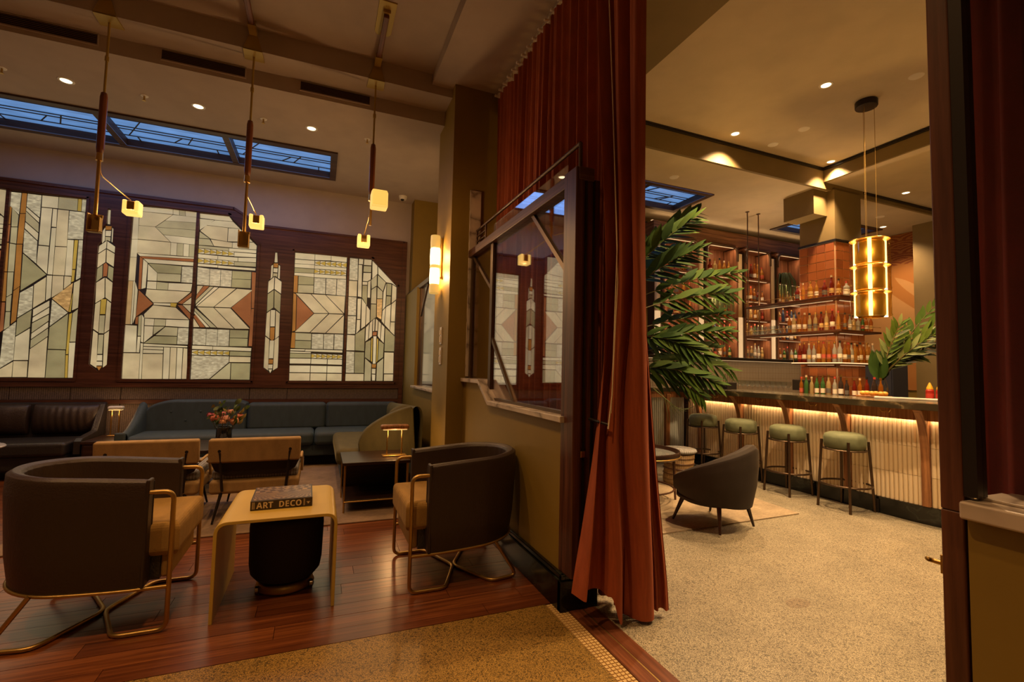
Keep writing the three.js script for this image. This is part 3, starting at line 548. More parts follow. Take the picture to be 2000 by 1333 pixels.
['w',-668,2764,-630,2768,-641,2905,-667,2902],['o',-678,2692,-625,2694,-621,2751,-677,2748],['w',-710,2520,-686,2546,-686,2727,-711,2704],
['w',-615,2542,-592,2531,-594,2716,-613,2730],['w',-678,2623,-626,2621,-624,2679,-677,2677],['g',-676,2557,-652,2569,-626,2556,-626,2606,-678,2606],
['w',-733,2314,-661,2379,-662,2552,-731,2481],['w',-650,2380,-566,2321,-566,2491,-650,2549],['d',-731,2045,-655,2115,-661,2361,-734,2296],
['d',-642,2116,-566,2045,-567,2303,-649,2362],['c',-735,1712,-684,1671,-691,2066,-732,2026],['c',-609,1667,-565,1713,-567,2030,-618,2071],
['w',-679,1842,-625,1845,-629,2077,-683,2074],['o',-676,1666,-648,1637,-623,1668,-624,1830,-679,1827],['c',-735,1258,-681,1219,-685,1654,-735,1694],
['c',-617,1220,-555,1263,-566,1695,-615,1653],['w',-677,1389,-625,1391,-622,1643,-675,1641],['o',-678,1313,-626,1314,-623,1373,-676,1375],
['w',-678,1244,-628,1245,-626,1301,-678,1300],['w',-650,1183,-629,1232,-675,1231],
],
};
const glassBump = tex(128, 128, (u, v) => fbm(u, v, 12, 16, 141, 4), false, 6);
const mottle = tex(256, 256, (u, v) => { const k = 0.70 + 0.30 * fbm(u, v, 5, 7, 151, 4); return [k, k * (0.97 + 0.03 * fbm(u, v, 9, 5, 152, 2)), k * 0.97]; }, true, 0.8);
const ripple = tex(256, 256, (u, v) => { const k = 0.60 + 0.40 * Math.pow(fbm(u, v, 18, 40, 161, 3), 1.1); return [k, k, k]; }, true, 1.6);
const pieceM = (e, m = mottle) => new THREE.MeshPhysicalMaterial({ color: lin(e.map(v => v * 0.5)), emissive: lin(e), emissiveMap: m, roughness: 0.25, bumpMap: glassBump, bumpScale: 0.0015 });
const PM = {
  w: pieceM([0.60, 0.50, 0.29]), c: pieceM([0.56, 0.445, 0.24]), g: pieceM([0.41, 0.345, 0.18]), d: pieceM([0.31, 0.265, 0.125]), t: pieceM([0.58, 0.49, 0.29], ripple),
  r: pieceM([0.30, 0.105, 0.035]), o: pieceM([0.36, 0.15, 0.03]), a: pieceM([0.50, 0.32, 0.13]), y: pieceM([0.46, 0.30, 0.05]), A: pieceM([0.62, 0.36, 0.12], ripple)
};
{
  const FW = M.panelWood;
  const rect = (x0, x1, y0, y1) => [[x0, y0], [x1, y0], [x1, y1], [x0, y1]];
  const oP1L = rect(-4.28, -3.585, 1.078, 3.335), oP1R = rect(-3.55, -2.823, 1.078, 3.335), oP2L = rect(-2.342, -1.64, 1.078, 3.345);
  const oP2R = [[-1.605, 1.078], [-0.892, 1.078], [-0.892, 2.985], [-1.257, 3.345], [-1.605, 3.345]];
  const oP3L = rect(-0.407, 0.313, 1.077, 2.94), oP3R = [[0.347, 1.077], [1.055, 1.077], [1.055, 2.56], [0.669, 2.942], [0.347, 2.942]];
  const lant = (c, yb, ys, yu, yt, yt2) => [[c, yb], [c + 0.09, yb + 0.085], [c + 0.088, ys], [c + 0.058, ys + 0.045], [c + 0.058, yu], [c + 0.02, yu + 0.05], [c + 0.016, yt], [c - 0.016, yt], [c - 0.02, yu + 0.05], [c - 0.058, yu], [c - 0.058, ys + 0.045], [c - 0.088, ys], [c - 0.09, yb + 0.085]];
  const oL1 = lant(-2.586, 1.168, 2.775, 3.0, 3.25), oL2 = lant(-0.648, 1.17, 2.49, 2.72, 2.912);
  const shape = new THREE.Shape([[-4.6, 1.02], [1.14, 1.02], [1.14, 3.255], [-0.86, 3.255], [-1.20, 3.465], [-4.6, 3.45]].map(p => new THREE.Vector2(...p)));
  for (const h of [oP1L, oP1R, oP2L, oP2R, oP3L, oP3R, oL1, oL2]) shape.holes.push(new THREE.Path(h.map(p => new THREE.Vector2(...p))));
  const g = metric(new THREE.ExtrudeGeometry(shape, { depth: 0.05, bevelEnabled: false })); g.translate(0, 0, -7.5);
  const wp = structGroup('wall_paneling'); mesh('face_frame', g, FW, wp);
  // raised bead round each opening
  const bead = (pts) => { for (let i = 0; i < pts.length; i++) { const a = pts[i], b = pts[(i + 1) % pts.length]; const L = Math.hypot(b[0] - a[0], b[1] - a[1]), nx = (b[1] - a[1]) / L * 0.022, ny = -(b[0] - a[0]) / L * 0.022, ex = (b[0] - a[0]) / L * 0.03, ey = (b[1] - a[1]) / L * 0.03; mesh('bead', bar([a[0] + nx - ex, a[1] + ny - ey, -7.443], [b[0] + nx + ex, b[1] + ny + ey, -7.443], 0.028, 0.022), FW, wp); } };
  bead(rect(-4.28, -2.823, 1.078, 3.335)); bead([[-2.342, 1.078], [-0.892, 1.078], [-0.892, 2.985], [-1.257, 3.345], [-2.342, 3.345]]); bead([[-0.407, 1.077], [1.055, 1.077], [1.055, 2.56], [0.669, 2.942], [-0.407, 2.942]]);
  mesh('top_rail', [box(-4.6, -1.2, 3.44, 3.475, -7.5, -7.43)], FW, wp);
  mesh('top_rail', [box(-0.86, 1.15, 3.245, 3.275, -7.5, -7.43)], FW, wp);
  mesh('top_rail', bar([-1.21, 3.462, -7.465], [-0.85, 3.262, -7.465], 0.03, 0.07), FW, wp);
  mesh('side_post', box(1.13, 1.19, 0, 3.275, -7.5, -7.43), FW, wp);
  mesh('rail', box(-4.6, 1.13, 0.975, 1.024, -7.5, -7.425), FW, wp);
  mesh('rail', box(-4.6, 1.13, 0.765, 0.815, -7.5, -7.43), FW, wp);
  let x = -4.6; for (const e of [-3.4, -2.83, -2.33, -0.89, -0.42, 1.13]) { mesh('rattan_panel', box(x + 0.004, e - 0.004, 0.818, 0.973, -7.5, -7.445), M.rattan, wp); mesh('rattan_panel', box(x + 0.004, e - 0.004, 0.02, 0.762, -7.5, -7.445), M.rattan, wp); x = e; }
  // windows: lead came plate with the glass pieces set proud of it
  function glassWindow(n, list) {
    const w = structGroup(n);
    for (const [outline, pieces, dx] of list) {
      const p = poly(outline, 0.004); p.translate(0, 0, -7.492); mesh('lead_came', p, M.lead, w);
      for (const pc of pieces) {
        const pts = []; for (let i = 1; i < pc.length; i += 2) pts.push([pc[i] / 1000 + (dx || 0), pc[i + 1] / 1000]);
        const q = poly(pts, 0.007); q.translate(0, 0, -7.487); mesh('glass_piece', q, PM[pc[0]], w);
      }
    }
  }
  glassWindow('window_1', [[oP1L, [...GLASS.P2R, ['c', -1245, 3340, -903, 2992, -903, 3330]], -2.68], [oP1R, GLASS.P1R]]);
  glassWindow('window_2', [[oP2L, GLASS.P2L], [oP2R, GLASS.P2R]]);
  glassWindow('window_3', [[oP3L, GLASS.P3L], [oP3R, GLASS.P3R]]);
  glassWindow('window_4', [[oL1, GLASS.L1]]);
  glassWindow('window_5', [[oL2, GLASS.L2]]);
}
// ---- partition walls between lounge and bar
{
  const sillProfile = [[-2.38, 1.02], [-3.66, 1.02], [-3.92, 1.185], [-4.45, 1.185]];   // z, height of the wall under the cap
  const wallShape = s => { const g = poly([[-sillProfile[0][0], 0], [-sillProfile[3][0], 0], [-sillProfile[3][0], 1.185], [-sillProfile[2][0], 1.185], [-sillProfile[1][0], 1.02], [-sillProfile[0][0], 1.02]], 0.16); g.rotateY(Math.PI / 2); g.translate(1.30, 0, 0); return g; };
  struct('wall_partition', wallShape(), M.olive);
  const cap = structGroup('trim_5');
  const capSeg = (a, b, n = 'cap_stone') => mesh(n, (() => { const dz = b[0] - a[0], dy = b[1] - a[1]; const g = poly([[-a[0], a[1]], [-b[0], b[1]], [-b[0], b[1] + 0.035], [-a[0], a[1] + 0.035]], 0.22, 0.004); g.rotateY(Math.PI / 2); g.translate(1.27, 0, 0); return g; })(), M.whiteMarble, cap);
  capSeg([-2.385, 1.02], [-3.65, 1.02]); capSeg([-3.65, 1.02], [-3.91, 1.185]); capSeg([-3.91, 1.185], [-4.45, 1.185]);
  const bb = structGroup('baseboard_partition');
  mesh('board', rbox(1.262, 1.30, 0, 0.165, -4.45, -2.34, 0.006), M.blackMarble, bb);
  mesh('cap_mould', rbox(1.272, 1.30, 0.165, 0.195, -4.45, -2.345, 0.008), M.blackMarble, bb);
  mesh('board', rbox(1.262, 1.50, 0, 0.165, -2.38, -2.34, 0.006), M.blackMarble, bb);
  mesh('cap_mould', rbox(1.272, 1.49, 0.165, 0.195, -2.38, -2.346, 0.008), M.blackMarble, bb);
  // near continuation on the right of the opening
  struct('wall_partition_near', box(1.30, 1.46, 0, 1.022, -0.588, 4), M.olive);
  const cap2 = structGroup('trim_6'); mesh('cap_stone', rbox(1.275, 1.49, 1.022, 1.060, -0.592, 4, 0.006), M.whiteMarble, cap2);
  mesh('cap_stone', rbox(1.33, 1.43, 1.060, 1.066, -0.585, 4, 0.002), M.whiteMarble, cap2);
  // far continuation behind the column
  struct('wall_partition_far', [box(1.20, 1.36, 0, 1.035, -7.45, -5.07), box(1.20, 1.36, 1.035, 2.42, -7.425, -6.52)], M.olive);
  struct('trim_7', rbox(1.15, 1.38, 1.035, 1.065, -6.52, -5.07, 0.005), M.whiteMarble);
  struct('baseboard_left', rbox(1.172, 1.20, 0, 0.17, -7.45, -5.07, 0.006), M.blackMarble);
}
// ================================================================ PARTITION WINDOWS, CURTAINS
{
  const w = structGroup('window_9'), F = M.bronze, xa = 1.335, xb = 1.375;
  mesh('jamb', box(xa, xb, 1.22, 2.44, -4.42, -4.375), F, w);
  mesh('mullion', box(xa, xb, 1.10, 2.42, -3.845, -3.785), F, w);
  mesh('jamb', box(xa, xb, 1.055, 2.42, -2.50, -2.43), M.blackMetal, w);
  mesh('sill_bar', box(xa, xb, 1.055, 1.075, -3.70, -2.43), F, w);
  mesh('head_rail', rbox(1.31, 1.41, 2.40, 2.475, -4.44, -2.28, 0.006), M.bronzeWood, w);
  mesh('end_post', [rbox(1.293, 1.345, 0.195, 2.475, -2.43, -2.285, 0.006), rbox(1.345, 1.46, 0.19, 2.42, -2.43, -2.30, 0.006)], M.postWood, w);
  mesh('end_channel', [box(1.36, 1.372, 0.20, 2.41, -2.30, -2.292), box(1.41, 1.422, 0.20, 2.41, -2.30, -2.292)], M.blackMetal, w);
  mesh('brace', bar([1.355, 2.41, -3.0], [1.355, 1.93, -2.50], 0.03, 0.03), F, w);
  mesh('brace', bar([1.355, 1.57, -3.79], [1.355, 1.06, -3.26], 0.03, 0.03), F, w);
  mesh('brace', bar([1.355, 2.41, -4.39], [1.355, 2.02, -3.85], 0.03, 0.03), F, w);
  mesh('gallery_rail', [rod([1.355, 2.645, -4.32], [1.355, 2.645, -2.35], 0.012), rod([1.355, 2.475, -4.32], [1.355, 2.645, -4.32], 0.012), rod([1.355, 2.475, -2.35], [1.355, 2.645, -2.35], 0.012)], F, w);
  mesh('gallery_rail', [rod([1.355, 2.585, -4.32], [1.355, 2.585, -4.05], 0.009), rod([1.355, 2.535, -4.32], [1.355, 2.535, -4.05], 0.009), rod([1.355, 2.475, -4.05], [1.355, 2.645, -4.05], 0.009)], F, w);
  mesh('gallery_pane', box(1.352, 1.358, 2.478, 2.575, -4.03, -2.50), M.pane, w);
  const p1 = poly([[2.50, 1.075], [3.665, 1.075], [3.785, 1.14], [3.785, 2.40], [2.50, 2.40]], 0.006); p1.rotateY(Math.PI / 2); p1.translate(1.352, 0, 0); mesh('pane', p1, M.pane, w);
  const p2 = poly([[3.845, 1.19], [3.93, 1.222], [4.375, 1.222], [4.375, 2.40], [3.845, 2.40]], 0.006); p2.rotateY(Math.PI / 2); p2.translate(1.352, 0, 0); mesh('pane', p2, M.pane, w);
  mesh('latch', rbox(1.345, 1.375, 0.84, 0.875, -2.30, -2.285, 0.004), M.brass, w);
  // near one, on the right of the opening
  const n = structGroup('window_10');
  mesh('end_post', rbox(1.30, 1.45, 0, 1.03, -0.636, -0.594, 0.004), M.postWood, n); mesh('end_post', rbox(1.30, 1.345, 1.03, 4.14, -0.636, -0.594, 0.004), M.postWood, n);
  mesh('jamb', box(1.302, 1.34, 1.067, 4.14, -0.594, -0.570), M.blackMetal, n);
    mesh('pane', box(1.322, 1.328, 1.067, 4.12, -0.570, 1.6), M.paneDim, n);
  // far one, behind the column
  const f = structGroup('window_11');
  mesh('jamb', box(1.24, 1.28, 1.065, 2.42, -6.52, -6.46), F, f);
  mesh('jamb', box(1.24, 1.28, 1.065, 2.42, -5.12, -5.07), F, f);
  mesh('head_rail', rbox(1.22, 1.30, 2.40, 2.46, -7.42, -5.07, 0.006), M.bronze, f);
  mesh('brace', bar([1.26, 2.02, -6.46], [1.26, 2.40, -6.05], 0.03, 0.03), F, f);
  mesh('pane', box(1.257, 1.263, 1.065, 2.40, -6.46, -5.12), M.smokeGlass, f);
}
// holdback hook on the near post
{
  const t = thing('curtain_holdback', 'small bronze curtain hook on the brown post at the right of the opening', 'hook');
  mesh('plate', box(1.305, 1.33, 0.885, 0.925, -0.641, -0.636), M.brassDull, t);
  mesh('hook', bent([[1.315, 0.905, -0.638], [1.312, 0.905, -0.66], [1.300, 0.91, -0.664], [1.290, 0.912, -0.655]], 0.005, 0.01), M.brassDull, t);
}
// ---- curtains
function foldSurface(f, folds, amp, nu, nv, seedv, soft = false) {
  const ph = []; for (let i = 0; i < 60; i++) ph.push(hash(i, seedv, 3));
  return grid((u, v) => {
    const [x, y, z, nx, nz, a] = f(u, v);
    const w = u * folds, k = Math.floor(w), t = w - k, j = ph[k % 60], s = Math.sin((t + 0.12 * Math.sin(2 * Math.PI * t + j * 6)) * 2 * Math.PI);
    const d = (a ?? amp) * (0.75 + 0.5 * j) * (s + (soft ? 0.06 : 0.2) * Math.sin(4 * Math.PI * t + j * 5 + v * 3));
    return [x + nx * d, y, z + nz * d];
  }, nu, nv, 2.4, 4.1);
}
function curtainRun(label, name, x, z0, z1, folds, amp, mat, seedv, y0 = 0.03, y1 = 4.085) {
  const t = thing(name, label, 'curtain');
  mesh('cloth', foldSurface((u, v) => [x + 0.01 * Math.sin(7 * u + 3 * v), y1 - (y1 - y0) * v, z0 + (z1 - z0) * u + 0.012 * Math.sin(v * 4 + u * 30), 1, 0, amp * (0.75 + 0.35 * v)], folds, amp, folds * 14, 22, seedv), mat, t);
  mesh('track', box(x - 0.02, x + 0.02, 4.115, 4.14, z0 - 0.02, z1 + 0.05), M.plaster, t);
  return t;
}
{
  const t = curtainRun('long rust velvet curtain hanging in narrow folds behind the interior window', 'velvet_curtain', 1.585, -4.42, -2.14, 20, 0.036, M.curtain, 5);
  for (let i = 0; i < 19; i++) { const z = -4.38 + i * 0.114; const c = mesh('carrier', [rbox(-0.012, 0.012, 4.07, 4.115, -0.018, 0.018, 0.004), rbox(-0.05, -0.012, 4.07, 4.088, -0.012, 0.012, 0.004)], M.white, t); c.position.set(1.57, 0, z); }
  // the curtain drawn back against the post
  const q = thing('velvet_curtain', 'heavy rust velvet curtain gathered at the post, sweeping to the floor', 'curtain');
  const LP = [[4.1, 1.55, -2.46], [3.0, 1.53, -2.36], [2.1, 1.49, -2.24], [1.45, 1.43, -2.19], [1.0, 1.375, -2.17], [0.6, 1.32, -2.17], [0.05, 1.245, -2.18]];
  const RP = [[4.1, 1.54, -1.985], [3.0, 1.545, -2.00], [2.1, 1.56, -2.02], [1.4, 1.60, -2.05], [0.8, 1.645, -2.08], [0.03, 1.71, -2.12]];
  const curve = (P, y) => { for (let i = 0; i + 1 < P.length; i++) if (y >= P[i + 1][0] || i + 2 === P.length) { let t = (P[i][0] - y) / (P[i][0] - P[i + 1][0]); t = Math.max(0, Math.min(1, t)); const p0 = P[Math.max(0, i - 1)], p1 = P[i], p2 = P[i + 1], p3 = P[Math.min(P.length - 1, i + 2)]; const cr = k => 0.5 * (2 * p1[k] + (p2[k] - p0[k]) * t + (2 * p0[k] - 5 * p1[k] + 4 * p2[k] - p3[k]) * t * t + (3 * p1[k] - p0[k] - 3 * p2[k] + p3[k]) * t * t * t); return [cr(1), cr(2)]; } };
  const N = 2.6;
  mesh('cloth', foldSurface((u, v) => {
    const hq = Math.min(1, Math.max(0, (u - 0.42) / 0.12)), hem = 0.16 - 0.14 * hq * hq * (3 - 2 * hq), y = 4.085 - (4.085 - hem) * v, L = curve(LP, y), r_ = curve(RP, y);
    // folds lean: their spacing is even at the top and fans out from the waist below
    const dx = r_[0] - L[0], dz = r_[1] - L[1], l = Math.hypot(dx, dz), pinch = Math.exp(-Math.pow((y - 1.15) / 0.55, 2));
    const s = Math.pow(u, 1 + 0.75 * pinch);
    const amp = 0.036 + 0.022 * (1 - pinch);
    return [L[0] + dx * s, y, L[1] + dz * s, dz / l, -dx / l, -amp];
  }, N, 0.05, 150, 60, 9, true), M.curtain, q);
  mesh('inner_cloth', foldSurface((u, v) => { const y = 4.085 - 4.05 * v, L = curve(LP, y), r_ = curve(RP, y); return [Math.max(L[0], 1.51) + 0.06 + (r_[0] - L[0]) * u * 0.5, y, -2.25 + 0.14 * u, 0.5, -0.8, 0.02]; }, 5, 0.04, 90, 30, 13), M.curtain, q);
  mesh('track', box(1.53, 1.60, 4.115, 4.14, -2.44, -1.86), M.plaster, q);
  mesh('cloth_tie', bent([[1.375, 1.055, -2.25], [1.372, 1.05, -2.14], [1.40, 1.04, -2.10]], 0.008, 0.03), M.blackMetal, q);
  const pc = thing('pull_cord', 'thin pale pull cord hanging beside the gathered rust curtain', 'cord');
  mesh('cord', sweep([V(1.52, 4.1, -2.36), V(1.50, 3.0, -2.25), V(1.47, 2.0, -2.14), V(1.42, 1.2, -2.10), V(1.39, 1.02, -2.09)], 0.0035, 6), M.cream, pc);
  mesh('cord', sweep([V(1.525, 4.1, -2.37), V(1.505, 2.8, -2.245), V(1.465, 1.8, -2.125), V(1.41, 1.1, -2.095)], 0.003, 6), M.cream, pc);
  // curtain behind the near window
  curtainRun('curtain tinted dark red for shade, behind the glass at the right edge', 'velvet_curtain', 1.50, -0.66, 1.24, 15, 0.03, M.curtainShaded, 21);
}
// ---- wall sconce on the column, switches below it
{
  const t = thing('wall_sconce', 'lit bamboo-shaped glass wall sconce on the olive column', 'wall lamp', [1.055, 0, -4.79]);
  const seg = (n, y0, y1, c, e, r) => mesh(n, lathe([[0, y0], [r * 0.96, y0], [r * 1.0, y0 + 0.01], [r * 1.04, (y0 + y1) / 2], [r * 1.0, y1 - 0.01], [r * 0.96, y1], [0, y1]], 24), glow(c, e), t);
  const A = [1, 0.56, 0.12], B = [1, 0.80, 0.42];
  seg('glass_shade', 2.075, 2.175, A, 0.55, 0.05); seg('lit_segment', 2.175, 2.335, B, 2.2, 0.051); seg('glass_shade', 2.335, 2.375, A, 0.75, 0.05); seg('lit_segment', 2.375, 2.545, B, 2.2, 0.051); seg('glass_shade', 2.545, 2.68, A, 0.55, 0.05);
  mesh('back_plate', rbox(0.055, 0.072, 2.25, 2.66, -0.03, 0.03, 0.004), M.brassDull, t);
  mesh('bracket', [rod([0.03, 2.64, 0], [0.06, 2.64, 0], 0.007), rod([0.03, 2.27, 0], [0.06, 2.27, 0], 0.007)], M.brass, t);
  mesh('finial', new THREE.SphereGeometry(0.018, 12, 8).translate(0.06, 2.24, 0.035), M.brass, t);
  for (const [y, dz] of [[2.26, 0], [2.46, 0]]) { const l = new THREE.PointLight(lin(WARM), 1.3); l.name = 'sconce_light'; l.position.set(0, y, 0); l.castShadow = true; l.shadow.radius = 1.5; t.add(l); }
  for (const [y0, y1, w] of [[1.55, 1.725, 'upper'], [1.345, 1.52, 'lower']]) {
    const s = thing('wall_switch', w + ' white wall control plate under the sconce on the column', 'switch', [0, 0, 0], 0, 'control plates on the column');
    mesh('plate', rbox(1.118, 1.13, y0, y1, -4.745, -4.675, 0.003), M.white, s);
    mesh('button', rbox(1.112, 1.119, (y0 + y1) / 2 + 0.01, y1 - 0.03, -4.73, -4.69, 0.002), M.cream, s);
    mesh('button', rbox(1.112, 1.119, y0 + 0.02, (y0 + y1) / 2 - 0.005, -4.73, -4.69, 0.002), M.cream, s);
  }
}
// ---- ceiling fittings
let lampTone = WARM;
function downlight(x, y, z, label, on = true, I = 14, ang = 42, group) {
  const t = thing('ceiling_light', label, 'ceiling light', [x, y, z], 0, group);
  mesh('trim_ring', lathe([[0.042, -0.001], [0.048, -0.006], [0.062, -0.004], [0.064, 0.001]], 24), M.white, t);
  if (on) {
    mesh('lens', new THREE.CylinderGeometry(0.044, 0.044, 0.004, 20).translate(0, -0.001, 0), glow([1, 0.82, 0.48], 3.2), t);
    const l = new THREE.SpotLight(lin(lampTone), I, 0, ang * R, 0.6); l.name = 'downlight_beam'; l.position.set(0, -0.02, 0); l.target.position.set(0, -3, 0); l.castShadow = true; l.shadow.radius = 2; t.add(l, l.target);
  } else mesh('cover', new THREE.CylinderGeometry(0.044, 0.044, 0.006, 20), M.white, t);
  return t;
}
downlight(-2.31, 3.91, -5.53, 'lit ceiling downlight above the leftmost stained glass pendant', true, 7);
downlight(-1.26, 3.91, -5.53, 'lit ceiling downlight between the left and middle pendants', true, 7);
downlight(-0.20, 3.91, -5.53, 'lit ceiling downlight left of the pendant nearest the column', true, 7);
downlight(-3.36, 3.91, -5.53, 'ceiling downlight beyond the left edge over the dark leather sofa', true, 7);
for (const [x, w] of [[-1.71, 'between the two left ceiling downlights'], [-0.67, 'between the middle and right lounge downlights'], [0.39, 'right of the lounge downlights near the column'], [-2.76, 'at the far left edge of the lounge ceiling']]) {
  const t = thing('sprinkler_head', 'small sprinkler head on the ceiling ' + w, 'sprinkler', [x, 3.91, -5.53], 0, 'sprinklers in the lounge ceiling');
  mesh('rosette', lathe([[0, -0.002], [0.03, -0.006], [0.034, 0]], 18), M.white, t); mesh('nozzle', cyl(0.008, 0.008, -0.045, -0.004), M.brassDull, t); mesh('deflector', cyl(0.016, 0.016, -0.049, -0.045), M.brassDull, t);
}
{
  const t = thing('security_camera', 'small white dome camera at the ceiling corner above the stained glass', 'camera', [1.06, 3.91, -7.2]);
  mesh('housing', lathe([[0, -0.06], [0.05, -0.055], [0.06, -0.02], [0.062, 0]], 20), M.white, t); mesh('lens', new THREE.SphereGeometry(0.028, 14, 10).translate(-0.01, -0.055, 0.02), M.blackMetal, t);
  const d = thing('smoke_detector', 'flat round detector on the coffered ceiling between the pendants', 'detector', [-0.30, 4.25, -3.92]); mesh('disc', lathe([[0, -0.02], [0.05, -0.018], [0.058, 0]], 24), M.plaster, d);
}
// unseen lobby downlights, added as broad fill light
const lobby = ['over the lobby at the left', 'over the lobby just before the barrel armchairs', 'over the golden side table', 'far behind the viewer at the left', 'behind the viewer at the right', 'over the left barrel armchair']; let li = 0;
for (const [x, y, z, i] of [[-2.2, 4.25, -1.4, 11], [-0.4, 4.25, -1.3, 14], [-0.2, 4.25, -2.9, 10], [-2.2, 4.25, 1.2, 8], [0.2, 4.25, 1.0, 9], [-2.0, 4.25, -3.1, 8]]) downlight(x, y, z, 'lobby downlight ' + lobby[li++] + ', added fill outside the picture', true, i, 50, 'added lobby fill downlights outside the picture');
// ---- pendants
function pendant(x, label, rear, front) {
  const t = thing('pendant_lamp', label, 'pendant lamp', [x, 0, -4.65], 0, 'long brass and wood pendants');
  const B = M.plate;
  const pl = poly([[-0.07, -0.02], [-0.05, -0.06], [0.05, -0.06], [0.07, -0.02], [0.07, 0.36], [-0.07, 0.36]], 0.008, 0.002); pl.rotateX(Math.PI / 2); pl.translate(0, 4.25, 0.53); mesh('ceiling_plate', pl, M.plate, t);
  mesh('arm', rbox(-0.022, 0.022, 4.185, 4.215, 0.11, 0.78, 0.006), M.grip, t);
  mesh('arm_sleeve', box(-0.03, 0.03, 4.178, 4.22, 0.10, 0.24), B, t); mesh('arm_mount', box(-0.03, 0.03, 4.215, 4.24, 0.56, 0.8), B, t);
  mesh('corner_plate', [(() => { const g = poly([[-0.035, 0.13], [-0.075, 0], [0.075, 0], [0.035, 0.13]], 0.01); g.translate(0, 4.05, 0.09); return g; })(), (() => { const g = poly([[-0.075, 0], [0.075, 0], [0.08, 0.16], [-0.08, 0.16]], 0.01); g.rotateX(-Math.PI / 2); g.translate(0, 4.044, 0.10); return g; })()], B, t);
  mesh('rod', rod([0, 3.44, 0], [0, 4.046, 0], 0.009, 10), B, t);
  mesh('rod_collar', cyl(0.014, 0.014, 3.72, 3.76), B, t);
  mesh('wood_grip', lathe([[0, 2.955], [0.021, 2.96], [0.026, 3.0], [0.026, 3.42], [0.02, 3.455], [0, 3.46]], 16), M.grip, t);
  mesh('collar', cyl(0.024, 0.022, 2.90, 2.96), M.brass, t);
  mesh('stem', cyl(0.013, 0.013, front ? 2.66 : 2.46, 2.90), M.brass, t);
  if (!front) mesh('end_cap', [rbox(-0.042, 0.042, 2.32, 2.335, -0.03, 0.03, 0.004), rbox(-0.042, -0.034, 2.32, 2.47, -0.03, 0.03, 0.003), rbox(0.034, 0.042, 2.32, 2.44, -0.03, 0.03, 0.003), rbox(-0.042, 0.042, 2.335, 2.47, -0.03, -0.02, 0.003)], M.brassDull, t);
  for (const [z, y] of [...(rear ? [[-0.75, rear]] : []), ...(front ? [[0.75, front]] : [])]) {
    mesh('lamp_arm', bent([[0, 2.92, Math.sign(z) * 0.02], [0, 2.80, Math.sign(z) * 0.03], [0, y + 0.05, z * 0.92]], 0.005, 0.06, false, 8), M.brass, t);
    const L = new THREE.Group(); L.name = 'lamp_head'; L.position.set(0, y, z); t.add(L);
    mesh('glass_block', [rbox(-0.065, 0.065, -0.075, -0.035, -0.06, 0.06, 0.012), rbox(-0.065, -0.03, -0.06, 0.055, -0.06, 0.06, 0.012), rbox(0.03, 0.065, -0.06, 0.055, -0.06, 0.06, 0.012), rbox(-0.05, 0.05, -0.05, 0.05, -0.055, -0.03, 0.01)], glow([1, 0.60, 0.13], z > 0 ? 0.95 : 1.2), L);
    if (z > 0) mesh('glass_face', rbox(-0.06, 0.06, -0.065, 0.065, 0.03, 0.062, 0.012), glow([1, 0.60, 0.10], 0.85), L);
    mesh('lamp_holder', rbox(-0.03, 0.03, -0.035, 0.045, -0.03, z > 0 ? 0.028 : 0.058, 0.004), M.brass, L);
    const l = new THREE.PointLight(lin(WARM), 0.9); l.name = 'pendant_light'; l.position.set(0, -0.055, 0.0); l.castShadow = true; l.shadow.radius = 0.7; L.add(l);
  }
}
pendant(-1.70, 'leftmost long brass and wood pendant lamp', 2.755, 0);
pendant(-0.665, 'middle long brass and wood pendant lamp', 2.77, 0);
pendant(0.385, 'rightmost long brass and wood pendant with two lit glass cubes', 2.70, 2.665);
